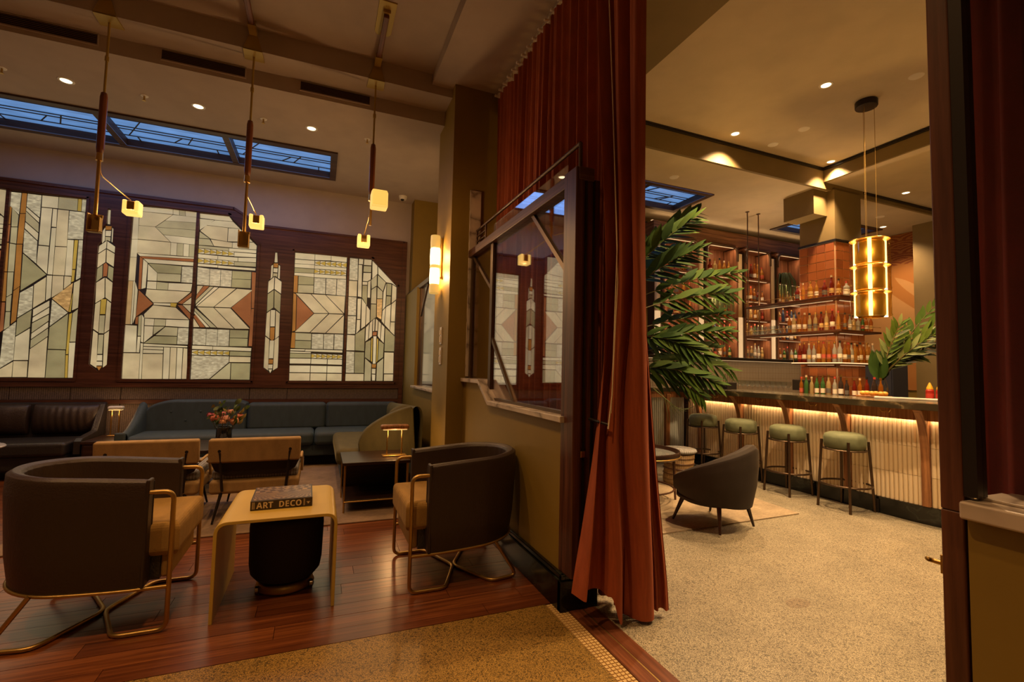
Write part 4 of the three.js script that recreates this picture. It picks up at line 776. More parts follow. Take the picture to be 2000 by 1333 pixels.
// ================================================================ LOUNGE FURNITURE
// ---- barrel armchair, facing +x, origin on the floor under its middle
function barrelChair(label, pos, turn) {
  const t = thing('armchair', label, 'armchair', pos, turn, 'pair of barrel armchairs');
  const H = 0.305, sR = 0.305, Lf = 0.25, cx = -0.085;
  // plan of the shell: from right front round the back to left front
  const plan = u => { const st = Lf - cx, arc = Math.PI * sR, tot = 2 * st + arc, s = u * tot; if (s < st) return [Lf - s, -H, 0, -1]; if (s > st + arc) return [cx + (s - st - arc), H, 0, 1]; const a = (s - st) / sR; return [cx - sR * Math.sin(a), -H * Math.cos(a), -Math.sin(a), -Math.cos(a)]; };
  const top = u => 0.735 + 0.045 * Math.sin(Math.PI * u), bot = u => 0.222 + 0.03 * Math.pow(Math.sin(Math.PI * u), 2);
  const prof = [[0, 0], [0.012, 0.25], [0.014, 0.8], [0.006, 0.97], [-0.018, 1.0], [-0.045, 0.985], [-0.058, 0.95], [-0.056, 0.5], [-0.05, 0.1], [-0.045, 0.0]];
  const shell = grid((u, v) => {
    const p = plan(u), k = v * (prof.length - 1), i = Math.min(prof.length - 2, Math.floor(k)), f = k - i, o = prof[i][0] + (prof[i + 1][0] - prof[i][0]) * f, h = prof[i][1] + (prof[i + 1][1] - prof[i][1]) * f;
    const inner = v > 0.6 ? 0.004 * Math.sin(u * 150) * Math.sin(Math.PI * u) * Math.sin(Math.PI * Math.min(1, (v - 0.6) / 0.4)) * (u > 0.3 && u < 0.7 ? 1 : 0) : 0;
    const tp = -0.03 * (1 - h) * Math.pow(Math.sin(Math.PI * u), 2);
    return [p[0] + p[2] * (o + inner + tp), bot(u) + (top(u) - bot(u)) * h, p[1] + p[3] * (o + inner + tp)];
  }, 72, 36, 1.6, 1.0);
  mesh('shell', shell, M.leather, t);
  for (const s of [-1, 1]) mesh('arm_front', rbox(Lf - 0.012, Lf + 0.006, 0.222, 0.737, s > 0 ? H - 0.058 : -H - 0.014, s > 0 ? H + 0.014 : -H + 0.058, 0.008), M.leather, t);
  for (const s of [-1, 1]) mesh('welt', rod([Lf + 0.006, 0.23, s * (H - 0.052)], [Lf + 0.006, 0.72, s * (H - 0.052)], 0.004, 6), M.leather, t);
  // seat cushion and plinth
  const cs = new THREE.Shape(); cs.moveTo(0.33, -0.235); cs.lineTo(0.33, 0.235); cs.lineTo(-0.05, 0.24); cs.absarc(-0.05, 0, 0.24, Math.PI / 2, Math.PI * 1.5, false); cs.lineTo(0.33, -0.235);
  const cu = new THREE.ExtrudeGeometry(cs, { depth: 0.09, bevelEnabled: true, bevelThickness: 0.04, bevelSize: 0.03, bevelSegments: 5, curveSegments: 16 }); cu.rotateX(-Math.PI / 2); cu.translate(0.02, 0.385, 0); mesh('seat_cushion', metric(cu), M.suede, t);
  const ps = new THREE.Shape(); ps.moveTo(0.30, -0.24); ps.lineTo(0.30, 0.24); ps.lineTo(-0.05, 0.24); ps.absarc(-0.05, 0, 0.24, Math.PI / 2, Math.PI * 1.5, false);
  const pg = new THREE.ExtrudeGeometry(ps, { depth: 0.125, bevelEnabled: false }); pg.rotateX(-Math.PI / 2); pg.translate(0, 0.23, 0); mesh('seat_base', pg, M.leatherBlack, t);
  const fp = rbox(0.30, 0.345, 0.235, 0.385, -0.24, 0.24, 0.015); mesh('front_apron', fp, M.suede, t);
  // brass frame
  const r = 0.011, y = r;
  for (const s of [-1, 1]) mesh('front_leg', bent([[Lf, 0.675, s * H], [0.355, 0.675, s * H], [0.355, y, s * H], [0.14, y, s * H], [0.028, y, s * 0.035], [0.022, y, 0]], r, 0.045), M.brassDull, t);
  for (const s of [-1, 1]) mesh('rear_leg', bent([[-0.18, 0.235, s * (H - 0.02)], [-0.33, y, s * (H - 0.03)], [-0.15, y, s * H], [-0.005, y, s * 0.035], [0.001, y, 0]], r, 0.05), M.brassDull, t);
  const rim = []; for (let i = 0; i <= 40; i++) { const u = i / 40, p = plan(u); rim.push(V(p[0] + p[2] * (0.004 - 0.03 * Math.pow(Math.sin(Math.PI * u), 2)), bot(u) - 0.006, p[1] + p[3] * (0.004 - 0.03 * Math.pow(Math.sin(Math.PI * u), 2)))); }
  mesh('shell_rim', sweep(rim, 0.008, 8), M.brassDull, t);
  for (const s of [-1, 1]) mesh('front_brace', rod([Lf - 0.02, 0.215, s * H], [0.355, 0.215, s * H], 0.010, 10), M.brassDull, t);
  return t;
}
barrelChair('dark brown leather barrel armchair with brass frame in the left foreground', [-1.0, 0, -3.145], 0);
barrelChair('dark brown leather barrel armchair with brass frame beside the olive partition', [0.885, 0, -3.12], Math.PI);
// ---- waterfall side table
{
  const t = thing('side_table', 'golden bent-panel waterfall side table between the barrel armchairs', 'table', [-0.17, 0, -3.165]);
  const a = 0.295, h = 0.50, rr_ = 0.065, th = 0.013, out = new THREE.Shape();
  out.moveTo(-a, 0); out.lineTo(-a, h - rr_); out.quadraticCurveTo(-a, h, -a + rr_, h); out.lineTo(a - rr_, h); out.quadraticCurveTo(a, h, a, h - rr_); out.lineTo(a, 0); out.lineTo(a - th, 0); out.lineTo(a - th, h - rr_); out.quadraticCurveTo(a - th, h - th, a - rr_, h - th); out.lineTo(-a + rr_, h - th); out.quadraticCurveTo(-a + th, h - th, -a + th, h - rr_); out.lineTo(-a + th, 0);
  const g = new THREE.ExtrudeGeometry(out, { depth: 0.66, bevelEnabled: true, bevelThickness: 0.003, bevelSize: 0.002, bevelSegments: 2, curveSegments: 10 }); g.translate(0, 0, -0.33);
  mesh('bent_panel', metric(g), M.gold, t);
}
// ---- drum ottoman
{
  const t = thing('ottoman', 'dark round drum ottoman tucked under the golden side table', 'ottoman', [-0.14, 0, -3.20]);
  mesh('drum', lathe([[0, 0.055], [0.13, 0.055], [0.165, 0.07], [0.19, 0.10], [0.198, 0.15], [0.203, 0.36], [0.198, 0.40], [0.18, 0.425], [0, 0.43]], 40), M.blackFabric, t);
  mesh('base_ring', lathe([[0.10, 0.002], [0.155, 0.002], [0.162, 0.012], [0.155, 0.022], [0.15, 0.055], [0.10, 0.055]], 36), M.brassDull, t);
  for (const a of [0.5, 2.6, 4.6]) mesh('caster', turned(new THREE.CylinderGeometry(0.022, 0.022, 0.016, 14), 0, 0, Math.PI / 2).translate(0.165 * Math.cos(a), 0.022, 0.165 * Math.sin(a)), M.chrome, t);
}
// ---- book
const font = await new FontLoader().loadAsync('fonts/droid/droid_sans_bold.typeface.json');
function letters(s, size, depth = 0.0012) { const g = new TextGeometry(s, { font, size, depth, curveSegments: 4, bevelEnabled: false }); g.computeBoundingBox(); return g; }
{
  const t = thing('book', 'thick dark book titled ART DECO lying on the golden side table', 'book', [-0.17, 0.5022, -3.165], 0.02);
  const cover = std([0.035, 0.022, 0.015], 0.4), ink = std([0.66, 0.52, 0.30], 0.6);
  mesh('cover', [rbox(-0.158, 0.158, 0.0, 0.005, -0.15, 0.165, 0.002), rbox(-0.158, 0.158, 0.048, 0.053, -0.15, 0.165, 0.002), rbox(-0.158, 0.158, 0.002, 0.051, 0.158, 0.166, 0.003)], cover, t);
  mesh('pages', box(-0.15, 0.15, 0.005, 0.048, -0.142, 0.158), std([0.68, 0.56, 0.38], 0.9), t);
  const coverArt = tex(256, 256, (u, v) => { const r0 = Math.hypot(u - 0.5, v - 0.1), a = Math.atan2(u - 0.5, v - 0.1); const k = (Math.floor(a * 9) + Math.floor(r0 * 7)) & 1; return k ? mix([0.70, 0.55, 0.34], [0.45, 0.38, 0.36], fbm(u, v, 6, 6, 171, 2)) : [0.30, 0.18, 0.12]; }, true, 3.2);
  mesh('cover_art', box(-0.15, 0.15, 0.053, 0.0536, -0.14, 0.155), new THREE.MeshStandardMaterial({ map: coverArt, roughness: 0.35 }), t);
  const a = letters('ART', 0.033), b = letters('DECO', 0.033);
  a.translate(-0.128, 0.010, 0.1662); b.translate(-0.018, 0.010, 0.1662); mesh('title', [a, b], ink, t);
  mesh('spine_rule', [-0.149, -0.144, -0.139, 0.112, 0.117].map(x => box(x, x + 0.002, 0.008, 0.046, 0.166, 0.1672)), ink, t);
  mesh('spine_mark', [box(0.128, 0.146, 0.026, 0.029, 0.166, 0.1672), turned(box(-0.004, 0.004, -0.004, 0.004, 0, 0.001), 0, 0, 0.785).translate(0.137, 0.022, 0.166)], ink, t);
}
// ---- low lounge chairs seen from behind
function lowChair(label, x, z) {
  const t = thing('lounge_chair', label, 'chair', [x, 0.0145, z], 0, 'tan lounge chairs at the coffee table');
  const back = rbox(-0.34, 0.34, 0.44, 0.635, -0.035, 0.035, 0.018, 3); back.rotateX(0.10); back.translate(0, 0.05, 0); mesh('backrest', back, M.tan, t);
  mesh('seat', rbox(-0.325, 0.325, 0.33, 0.415, -0.66, -0.02, 0.03, 3), M.greyFabric, t);
  mesh('seat_shell', rbox(-0.335, 0.335, 0.22, 0.335, -0.66, 0.02, 0.03, 3), M.tan, t);
  mesh('lumbar_panel', (() => { const g = poly([[-0.33, 0.475], [-0.30, 0.41], [-0.22, 0.365], [0.22, 0.365], [0.30, 0.41], [0.33, 0.475]], 0.02); g.translate(0, 0, -0.02); return g; })(), M.leatherBlack, t);
  for (const s of [-1, 1]) {
    mesh('back_support', bar([s * 0.26, 0.57, 0.085], [s * 0.235, 0.25, 0.03], 0.02, 0.012), M.blackMetal, t);
    mesh('leg', rod([s * 0.24, 0.26, 0.0], [s * 0.29, 0.0, 0.06], 0.014, 10, 0.008), M.blackMetal, t);
    mesh('leg', rod([s * 0.24, 0.24, -0.58], [s * 0.29, 0.0, -0.64], 0.014, 10, 0.008), M.blackMetal, t);
    mesh('rivet', turned(cyl(0.012, 0.012, 0, 0.006, 0, 0, 12), Math.PI / 2, 0, 0).translate(s * 0.26, 0.585, 0.085), M.blackMetal, t);
    mesh('armrest', bent([[s * 0.345, 0.50, 0.04], [s * 0.345, 0.50, -0.30], [s * 0.345, 0.30, -0.42]], 0.011, 0.08), M.tan, t);
  }
  return t;
}
lowChair('low tan lounge chair seen from behind, left of the pair', -1.215, -4.58);
lowChair('low tan lounge chair seen from behind, directly behind the golden side table', -0.465, -4.55);
// ---- rug
solo('area_rug', rbox(-2.02, 1.05, 0.0006, 0.011, -6.75, -4.22, 0.004), M.rug, 'pale brown woven area rug under the lounge seating', 'rug');
// ---- coffee table with flowers
{
  const t = thing('coffee_table', 'low dark coffee table between the tan chairs and the blue sofa', 'table', [-0.92, 0.011, -5.85]);
  mesh('top', rbox(-0.53, 0.53, 0.405, 0.44, -0.36, 0.36, 0.008), M.darkWood, t);
  for (const sx of [-1, 1]) for (const sz of [-1, 1]) mesh('leg', rbox(sx * 0.48 - 0.02, sx * 0.48 + 0.02, 0, 0.405, sz * 0.31 - 0.02, sz * 0.31 + 0.02, 0.004), M.darkWood, t);
  mesh('stretcher', [box(-0.48, 0.48, 0.10, 0.12, -0.32, -0.30), box(-0.48, 0.48, 0.10, 0.12, 0.30, 0.32)], M.darkWood, t);
}
{
  const t = thing('flower_vase', 'black glass vase of coral peonies and foliage on the coffee table', 'flowers', [-0.92, 0.4515, -5.86]); t.scale.setScalar(1.15);
  mesh('vase', lathe([[0, 0.002], [0.062, 0.002], [0.066, 0.02], [0.066, 0.155], [0.062, 0.158], [0.060, 0.155], [0.060, 0.03], [0, 0.03]], 30), std([0.012, 0.012, 0.014], 0.06, { clearcoat: 1 }), t);
  const petal = c => std(c, 0.7, { side: THREE.DoubleSide, sheen: 0.3 });
  const pm = [petal([0.62, 0.20, 0.13]), petal([0.62, 0.28, 0.14]), petal([0.55, 0.14, 0.18]), petal([0.66, 0.30, 0.20])];
  const bloom = (r) => { const L = []; for (let k = 0; k < 26; k++) { const ring = k / 26, a = k * 2.4, tilt = 0.15 + ring * 1.5; const g = new THREE.SphereGeometry(r * (0.55 + 0.5 * ring), 6, 4, -0.6, 1.2, 0.5, 1.1); g.scale(0.7, 1, 0.7); g.rotateX(tilt * 0.55); g.rotateY(a); L.push(g); } return merge(L); };
  const B = [bloom(0.042), bloom(0.05), bloom(0.036)];
  [[-0.075, 0.235, 0.03, 1, 0], [0.02, 0.23, 0.085, 1, 3], [-0.03, 0.265, -0.03, 0, 2], [0.085, 0.20, 0.03, 1, 1], [0.115, 0.245, -0.02, 0, 0], [-0.12, 0.255, -0.02, 0, 2], [0.045, 0.29, 0.0, 2, 3], [0.0, 0.205, 0.09, 0, 1]].forEach(([x, y, z, b, m]) => { const f = mesh('blossom', B[b], pm[m], t); f.position.set(x, y, z); f.rotation.set(rr(-0.5, 0.5), rr(0, 6), -x * 4); mesh('stalk', rod([x * 0.3, 0.06, z * 0.3], [x, y, z], 0.003, 5), M.stem, t); });
  const lf = grid((u, v) => [(u - 0.5) * 0.03 * Math.sin(Math.PI * v), v * 0.075, 0.012 * Math.sin(Math.PI * v)], 2, 5);
  for (let i = 0; i < 64; i++) { const a = i * 2.4, q = 0.35 + 0.65 * hash(i, 5, 5), el = 0.15 + 1.1 * q, rad = 0.155 * q; const l = mesh('leaf', lf, [M.fern, M.leaf2, std([0.34, 0.26, 0.07], 0.6, { side: THREE.DoubleSide })][i % 3], t); l.position.set(rad * Math.cos(a), 0.17 + 0.14 * hash(i, 6, 5) + (i % 7 === 0 ? 0.07 : 0), rad * Math.sin(a)); l.rotation.set(0.9 * Math.sin(a), a, -0.9 * Math.cos(a)); }
}
// ---- blue corner sofa
{
  const t = thing('corner_sofa', 'teal blue velvet corner sofa curving along the stained glass wall', 'sofa', [0, 0.0, 0.04]);
  mesh('base', [rbox(-1.92, 1.0, 0.14, 0.29, -7.3, -6.70, 0.02), rbox(0.24, 1.0, 0.14, 0.29, -6.70, -5.30, 0.02)], M.sofaBlue, t);
  const cushion = (x0, x1, z0, z1, m, n = 'seat_cushion') => mesh(n, rbox(x0, x1, 0.285, 0.455, z0, z1, 0.055, 4), m, t);
  cushion(-2.0, -0.04, -7.2, -6.62, M.sofaBlue); cushion(-0.03, 1.02, -7.2, -6.60, M.sofaBlue); cushion(0.19, 0.98, -6.59, -5.24, M.sofaOlive);
  // tufted high back with rounded left shoulder
  const bs = new THREE.Shape(); bs.moveTo(-2.06, 0.28); bs.lineTo(-2.07, 0.50); bs.bezierCurveTo(-2.05, 0.72, -1.92, 0.81, -1.70, 0.825); bs.lineTo(-1.05, 0.825); bs.bezierCurveTo(-0.96, 0.825, -0.92, 0.80, -0.88, 0.785); bs.lineTo(-0.88, 0.28);
  const bg = new THREE.ExtrudeGeometry(bs, { depth: 0.13, bevelEnabled: true, bevelThickness: 0.05, bevelSize: 0.03, bevelOffset: -0.03, bevelSegments: 4, curveSegments: 14 }); bg.translate(0, 0, -7.40); mesh('tufted_back', metric(bg), M.sofaBlue, t);
  for (const [bx, by] of [[-1.72, 0.68], [-1.40, 0.68], [-1.08, 0.68], [-1.56, 0.57], [-1.24, 0.57]]) mesh('button', new THREE.SphereGeometry(0.013, 10, 8).scale(1, 1, 0.5).translate(bx, by, -7.218), M.sofaBlue, t);
  mesh('back_cushion', rbox(-0.87, 0.10, 0.42, 0.785, -7.42, -7.20, 0.05, 4), M.sofaBlue, t);
  mesh('back_cushion', rbox(0.105, 1.08, 0.42, 0.785, -7.42, -7.20, 0.05, 4), M.sofaBlue, t);
  // swept left arm
  const arm = grid((u, v) => { const a = v * Math.PI; const top = 0.50 + 0.30 * Math.pow(1 - u, 1.6), z = -7.28 + u * 0.66, w = 0.06 * (1 - 0.3 * u); const x = -2.03 + 0.02 * u; return [x - w * Math.cos(a), v === 0 || v === 1 ? 0.28 : 0.30 + (top - 0.30) * (0.35 + 0.65 * Math.pow(Math.sin(a), 0.35)), z]; }, 16, 14); mesh('arm', arm, M.sofaBlue, t);
  mesh('arm_cap', rbox(-2.09, -1.985, 0.28, 0.505, -6.64, -6.60, 0.02, 3), M.sofaBlue, t);
  // olive sweeping end of the return, rising towards the column
  const es = new THREE.Shape(); es.moveTo(0.42, 0.34); es.lineTo(0.40, 0.50); es.bezierCurveTo(0.42, 0.64, 0.52, 0.70, 0.62, 0.76); es.bezierCurveTo(0.74, 0.83, 0.82, 0.86, 0.93, 0.885); es.lineTo(0.96, 0.86); es.lineTo(1.0, 0.34);
  const eg = new THREE.ExtrudeGeometry(es, { depth: 0.06, bevelEnabled: true, bevelThickness: 0.02, bevelSize: 0.015, bevelOffset: -0.015, bevelSegments: 3, curveSegments: 14 }); eg.translate(0, 0, -5.30); mesh('end_panel', metric(eg), M.sofaOlive, t);
  mesh('return_back', grid((u, v) => { const z = -5.24 - u * 1.98; const h = 0.885 - 0.10 * u, ang = v * Math.PI; return [1.0 - 0.10 * Math.cos(ang) * (0.6 + 0.4 * Math.sin(ang)), 0.30 + (h - 0.30) * Math.pow(Math.sin(Math.min(ang, Math.PI - 0.0001) ), 0.4), z]; }, 18, 14), M.sofaOlive, t);
  mesh('wing', (() => { const g = new THREE.SphereGeometry(0.13, 18, 12); g.scale(1.1, 0.62, 0.55); g.rotateZ(0.25); g.translate(0.86, 0.80, -5.42); return g; })(), M.sofaOlive, t);
  for (const [x, z] of [[-1.8, -6.72], [-0.15, -6.68], [0.30, -5.34], [0.92, -5.34], [-1.8, -7.25], [0.95, -7.25]]) mesh('leg', cyl(0.012, 0.016, 0.011, 0.15, x, z, 12), M.chrome, t);
}
// ---- dark leather sofa at the left
{
  const t = thing('leather_sofa', 'black leather sofa at the far left under the stained glass', 'sofa');
  mesh('base', rbox(-4.4, -2.56, 0.10, 0.26, -7.3, -6.72, 0.02), M.leatherBlack, t);
  mesh('seat_cushion', rbox(-4.4, -2.55, 0.25, 0.40, -7.25, -6.68, 0.04, 4), M.leatherBlack, t);
  for (const [a, b] of [[-4.4, -3.13], [-3.12, -2.48]]) { const w = b - a; mesh('back_cushion', grid((u, v) => { const s = Math.sin(Math.PI * Math.min(1, Math.max(0, u))), e = Math.pow(Math.sin(Math.PI * v), 0.35) * Math.pow(s, 0.2); return [a + w * u, 0.40 + 0.385 * v, -7.38 + 0.17 * e + 0.006 * Math.sin(u * 60 + v * 2) * s * Math.sin(Math.PI * v)]; }, 60, 18, 1, 0.5), M.leather, t); }
  mesh('back_board', rbox(-4.4, -2.44, 0.26, 0.79, -7.42, -7.34, 0.02), M.leatherBlack, t);
  const ar = poly([[0, 0.26], [0, 0.40], [0.05, 0.43], [0.42, 0.47], [0.60, 0.77], [0.66, 0.77], [0.66, 0.26]], 0.05, 0.008); ar.rotateY(Math.PI / 2); ar.translate(-2.50, 0, -6.74); mesh('arm', ar, M.leatherBlack, t);
  for (const x of [-3.9, -2.62]) mesh('leg', cyl(0.015, 0.02, 0, 0.11, x, -6.78, 12), M.blackMetal, t);
}
// ---- wooden side table and brass lamp between the sofas
{
  const t = thing('end_table', 'dark wooden end table between the leather and blue sofas', 'table', [-2.24, 0, -6.98]);
  mesh('top', rbox(-0.19, 0.125, 0.37, 0.40, -0.30, 0.28, 0.005), M.darkWood, t);
  mesh('carcass', rbox(-0.18, 0.115, 0.06, 0.37, -0.29, 0.265, 0.005), M.darkWood, t);
  mesh('drawer', rbox(-0.16, 0.10, 0.20, 0.35, 0.265, 0.28, 0.003), M.darkWood, t);
  for (const [x, z] of [[-0.16, -0.27], [0.10, -0.27], [-0.16, 0.245], [0.10, 0.245]]) mesh('leg', cyl(0.012, 0.015, 0, 0.06, x, z, 10), M.brassDull, t);
}
function brassLamp(label, x, y, z, turn, w, h, lightI, topM) {
  const t = thing('table_lamp', label, 'table lamp', [x, y, z], turn, 'slim brass table lamps');
  mesh('base', rbox(-w * 0.42, w * 0.42, 0, 0.012, -0.05, 0.05, 0.004), M.brass, t);
  for (const s of [-1, 1]) mesh('upright', rbox(s * w * 0.26 - 0.006, s * w * 0.26 + 0.006, 0.012, h - 0.035, -0.006, 0.006, 0.002), M.brass, t);
  const sh = mesh('shade', rbox(-w / 2, w / 2, h - 0.045, h, -0.045, 0.045, 0.02, 3), topM, t);
  mesh('diffuser', rbox(-w * 0.42, w * 0.42, h - 0.05, h - 0.045, -0.035, 0.035, 0.002), glow([1, 0.66, 0.22], 0.9), t);
  const l = new THREE.PointLight(lin(WARM), lightI); l.name = 'lamp_light'; l.position.set(0, h - 0.09, 0); l.castShadow = true; l.shadow.radius = 2; t.add(l);
  return t;
}
brassLamp('slim brass table lamp with pale top between the two sofas', -2.27, 0.40, -7.14, 0, 0.15, 0.36, 0.15, M.white);
// ---- side table at the right with its lamp
{
  const t = thing('side_table', 'dark box side table beside the olive sofa end', 'table', [0.52, 0.0, -4.76]);
  mesh('top', rbox(-0.30, 0.30, 0.425, 0.452, -0.29, 0.29, 0.005), M.darkWood, t);
  mesh('shelf', rbox(-0.28, 0.28, 0.10, 0.12, -0.27, 0.27, 0.004), M.darkWood, t);
  mesh('back_panel', box(-0.28, 0.28, 0.12, 0.425, -0.275, -0.265), M.darkWood, t);
  mesh('side_panel', box(0.272, 0.282, 0.12, 0.425, -0.265, 0.27), M.darkWood, t);
  for (const sx of [-1, 1]) for (const sz of [-1, 1]) mesh('leg', rod([sx * 0.275, 0.425, sz * 0.265], [sx * 0.275, 0.011, sz * 0.265], 0.011, 8, 0.008), M.brassDull, t);
  mesh('stretcher', [rod([-0.275, 0.105, 0.272], [0.275, 0.105, 0.272], 0.007)], M.brassDull, t);
}
brassLamp('slim brass table lamp with wooden bar top on the dark side table', 0.70, 0.452, -4.72, 0, 0.27, 0.30, 0.35, M.barWood);
// small glass-topped table at the far left edge
{
  const t = thing('cocktail_table', 'pale glossy table top at the far left edge before the leather sofa', 'table', [-3.12, 0, -6.15]);
  mesh('top', lathe([[0, 0.44], [0.29, 0.44], [0.30, 0.45], [0.29, 0.46], [0, 0.46]], 36), std([0.6, 0.62, 0.64], 0.05), t); mesh('stem', cyl(0.025, 0.025, 0.02, 0.44), M.blackMetal, t); mesh('foot', lathe([[0, 0], [0.2, 0], [0.2, 0.012], [0, 0.02]], 30), M.blackMetal, t);
}
// ================================================================ BAR ROOM
// plan of the bar front: straight along z, then a curve at the near end
const BX = 5.135, BZ = -2.78, BR = 1.0;
function barAt(s, off) {          // s: distance from the far end; off: towards the room (negative x)
  const straight = 5.6 + BZ;
  if (s <= straight) return { p: [BX - off, -5.6 + s], n: [-1, 0] };
  const a = (s - straight) / BR; return { p: [BX + BR - (BR + off) * Math.cos(a), BZ + (BR + off) * Math.sin(a)], n: [-Math.cos(a), Math.sin(a)] };
}
const BLEN = 5.6 + BZ + 1.25;
function barStrip(off0, off1, y0, y1, s0 = 0, s1 = BLEN, n = 44) {
  const sh = new THREE.Shape(), P = [], Q = [];
  for (let i = 0; i <= n; i++) { const s = s0 + (s1 - s0) * i / n; P.push(barAt(s, off1).p); Q.push(barAt(s, off0).p); }
  [...P, ...Q.reverse()].forEach(([x, z], i) => i ? sh.lineTo(x, -z) : sh.moveTo(x, -z));
  const g = new THREE.ExtrudeGeometry(sh, { depth: y1 - y0, bevelEnabled: false }); g.rotateX(-Math.PI / 2); g.translate(0, y0, 0); return metric(g);
}
const postS = [0.25, 0.97, 1.66, 2.31, 2.99, 3.75].map(v => v);
{
  const t = thing('bar_counter', 'long curved bar with fluted cream tile front, wooden brackets and dark marble top', 'bar');
  mesh('carcass', barStrip(-0.55, -0.03, 0.0, 1.0), M.darkWood, t);
  mesh('kick_base', barStrip(-0.03, 0.03, 0, 0.155), M.blackMarble, t);
  for (const s of [0.55, 1.25, 1.95, 2.6, 3.3]) { const b = barAt(s, 0.034).p; mesh('kick_bracket', box(b[0] - 0.008, b[0] + 0.01, 0.0, 0.13, b[1] - 0.012, b[1] + 0.012), M.blackMetal, t); }
  // marble top in slabs
  const cuts = [0, 1.0, 2.0, 2.9, BLEN];
  for (let i = 0; i < 4; i++) mesh('marble_slab', barStrip(-0.50, 0.225, 1.035, 1.095, cuts[i] + 0.001, cuts[i + 1] - 0.001, 16), M.greenMarble, t);
  mesh('back_ledge', barStrip(-0.62, -0.505, 0.99, 1.06), M.walnut, t);
  // wooden apron and posts with curved brackets
  mesh('apron', barStrip(0.036, 0.062, 0.93, 1.034), M.barWood, t);
  mesh('apron_back', barStrip(-0.03, 0.036, 0.965, 1.034), M.barWood, t);
  for (const s of postS) {
    const { p, n } = barAt(s, 0), ang = Math.atan2(-n[1], n[0]);
    const sh = new THREE.Shape(); sh.moveTo(0, 0.16); sh.lineTo(0.035, 0.16); sh.lineTo(0.035, 0.55); sh.bezierCurveTo(0.04, 0.80, 0.10, 0.95, 0.20, 1.03); sh.lineTo(0, 1.03);
    const g = new THREE.ExtrudeGeometry(sh, { depth: 0.055, bevelEnabled: true, bevelThickness: 0.004, bevelSize: 0.004, bevelOffset: -0.004, bevelSegments: 1, curveSegments: 10 }); g.translate(0, 0, -0.0275); g.rotateY(ang); g.translate(p[0], 0, p[1]);
    mesh('bracket_post', metric(g), M.barWood, t);
  }
  // fluted tiles: rows of half rounds between the posts
  const flute = (h) => { const g = new THREE.CylinderGeometry(0.0185, 0.0185, h, 8, 1, true, Math.PI, Math.PI); return g; };
  const rowsY = [[0.158, 0.418], [0.421, 0.681], [0.684, 0.932]];
  const P = [-0.0, ...postS, BLEN];
  const tone = [M.creamTile, std([0.82, 0.67, 0.43], 0.45), std([0.88, 0.74, 0.51], 0.45)];
  for (let i = 0; i + 1 < P.length; i++) for (const [y0, y1] of rowsY) {
    const a = P[i] + (i ? 0.03 : 0), b = P[i + 1] - 0.03, k = Math.max(1, Math.floor((b - a) / 0.0375)), half = Math.ceil(k / 2);
    for (const [f0, f1] of [[0, half], [half, k]]) {
      const L = []; for (let j = f0; j < f1; j++) { const s = a + (b - a) * (j + 0.5) / k, { p, n } = barAt(s, 0.0); const g = flute(y1 - y0); g.rotateY(Math.PI / 2 + Math.PI + Math.atan2(-n[1], n[0]) - Math.PI / 2); g.translate(p[0] + 0.004, (y0 + y1) / 2, p[1]); L.push(g); }
      if (L.length) mesh('fluted_tile', L, tone[Math.floor(rnd() * 3)], t);
    }
  }
  mesh('tile_backing', barStrip(-0.029, -0.006, 0.156, 0.934), tone[1], t);
  // warm strip light under the apron
  mesh('strip_light', barStrip(0.010, 0.030, 0.956, 0.9645, 0.05, BLEN - 0.1), glow([1, 0.72, 0.32], 1.5), t);
  for (const [s, w] of [[0.6, 0.9], [1.6, 0.9], [2.5, 0.8]]) { const p = barAt(s, 0.022).p; const l = new THREE.RectAreaLight(lin(BARWARM), 42, w, 0.02); l.name = 'strip_area'; l.position.set(p[0], 0.953, p[1]); t.add(l); l.lookAt(p[0] + 0.04, 0.2, p[1]); }
  for (const s of [3.0, 3.3, 3.6]) { const { p, n } = barAt(s, 0.022); const l = new THREE.RectAreaLight(lin(BARWARM), 42, 0.28, 0.02); l.name = 'strip_area'; l.position.set(p[0], 0.953, p[1]); t.add(l); l.lookAt(p[0] - n[0] * 0.04, 0.2, p[1] - n[1] * 0.04); }
  // brass bag hooks under the top
  for (const s of [0.62, 1.32, 2.0, 2.72, 3.38]) { const { p, n } = barAt(s, 0.045); mesh('bag_hook', [bent([[p[0], 1.0, p[1]], [p[0] + n[0] * 0.05, 0.985, p[1] + n[1] * 0.05 - 0.03], [p[0] + n[0] * 0.05, 1.01, p[1] - 0.045]], 0.004, 0.02, false, 6), bent([[p[0], 1.0, p[1]], [p[0] + n[0] * 0.05, 0.985, p[1] + 0.03], [p[0] + n[0] * 0.05, 1.01, p[1] + 0.045]], 0.004, 0.02, false, 6)], M.brass, t); }
}
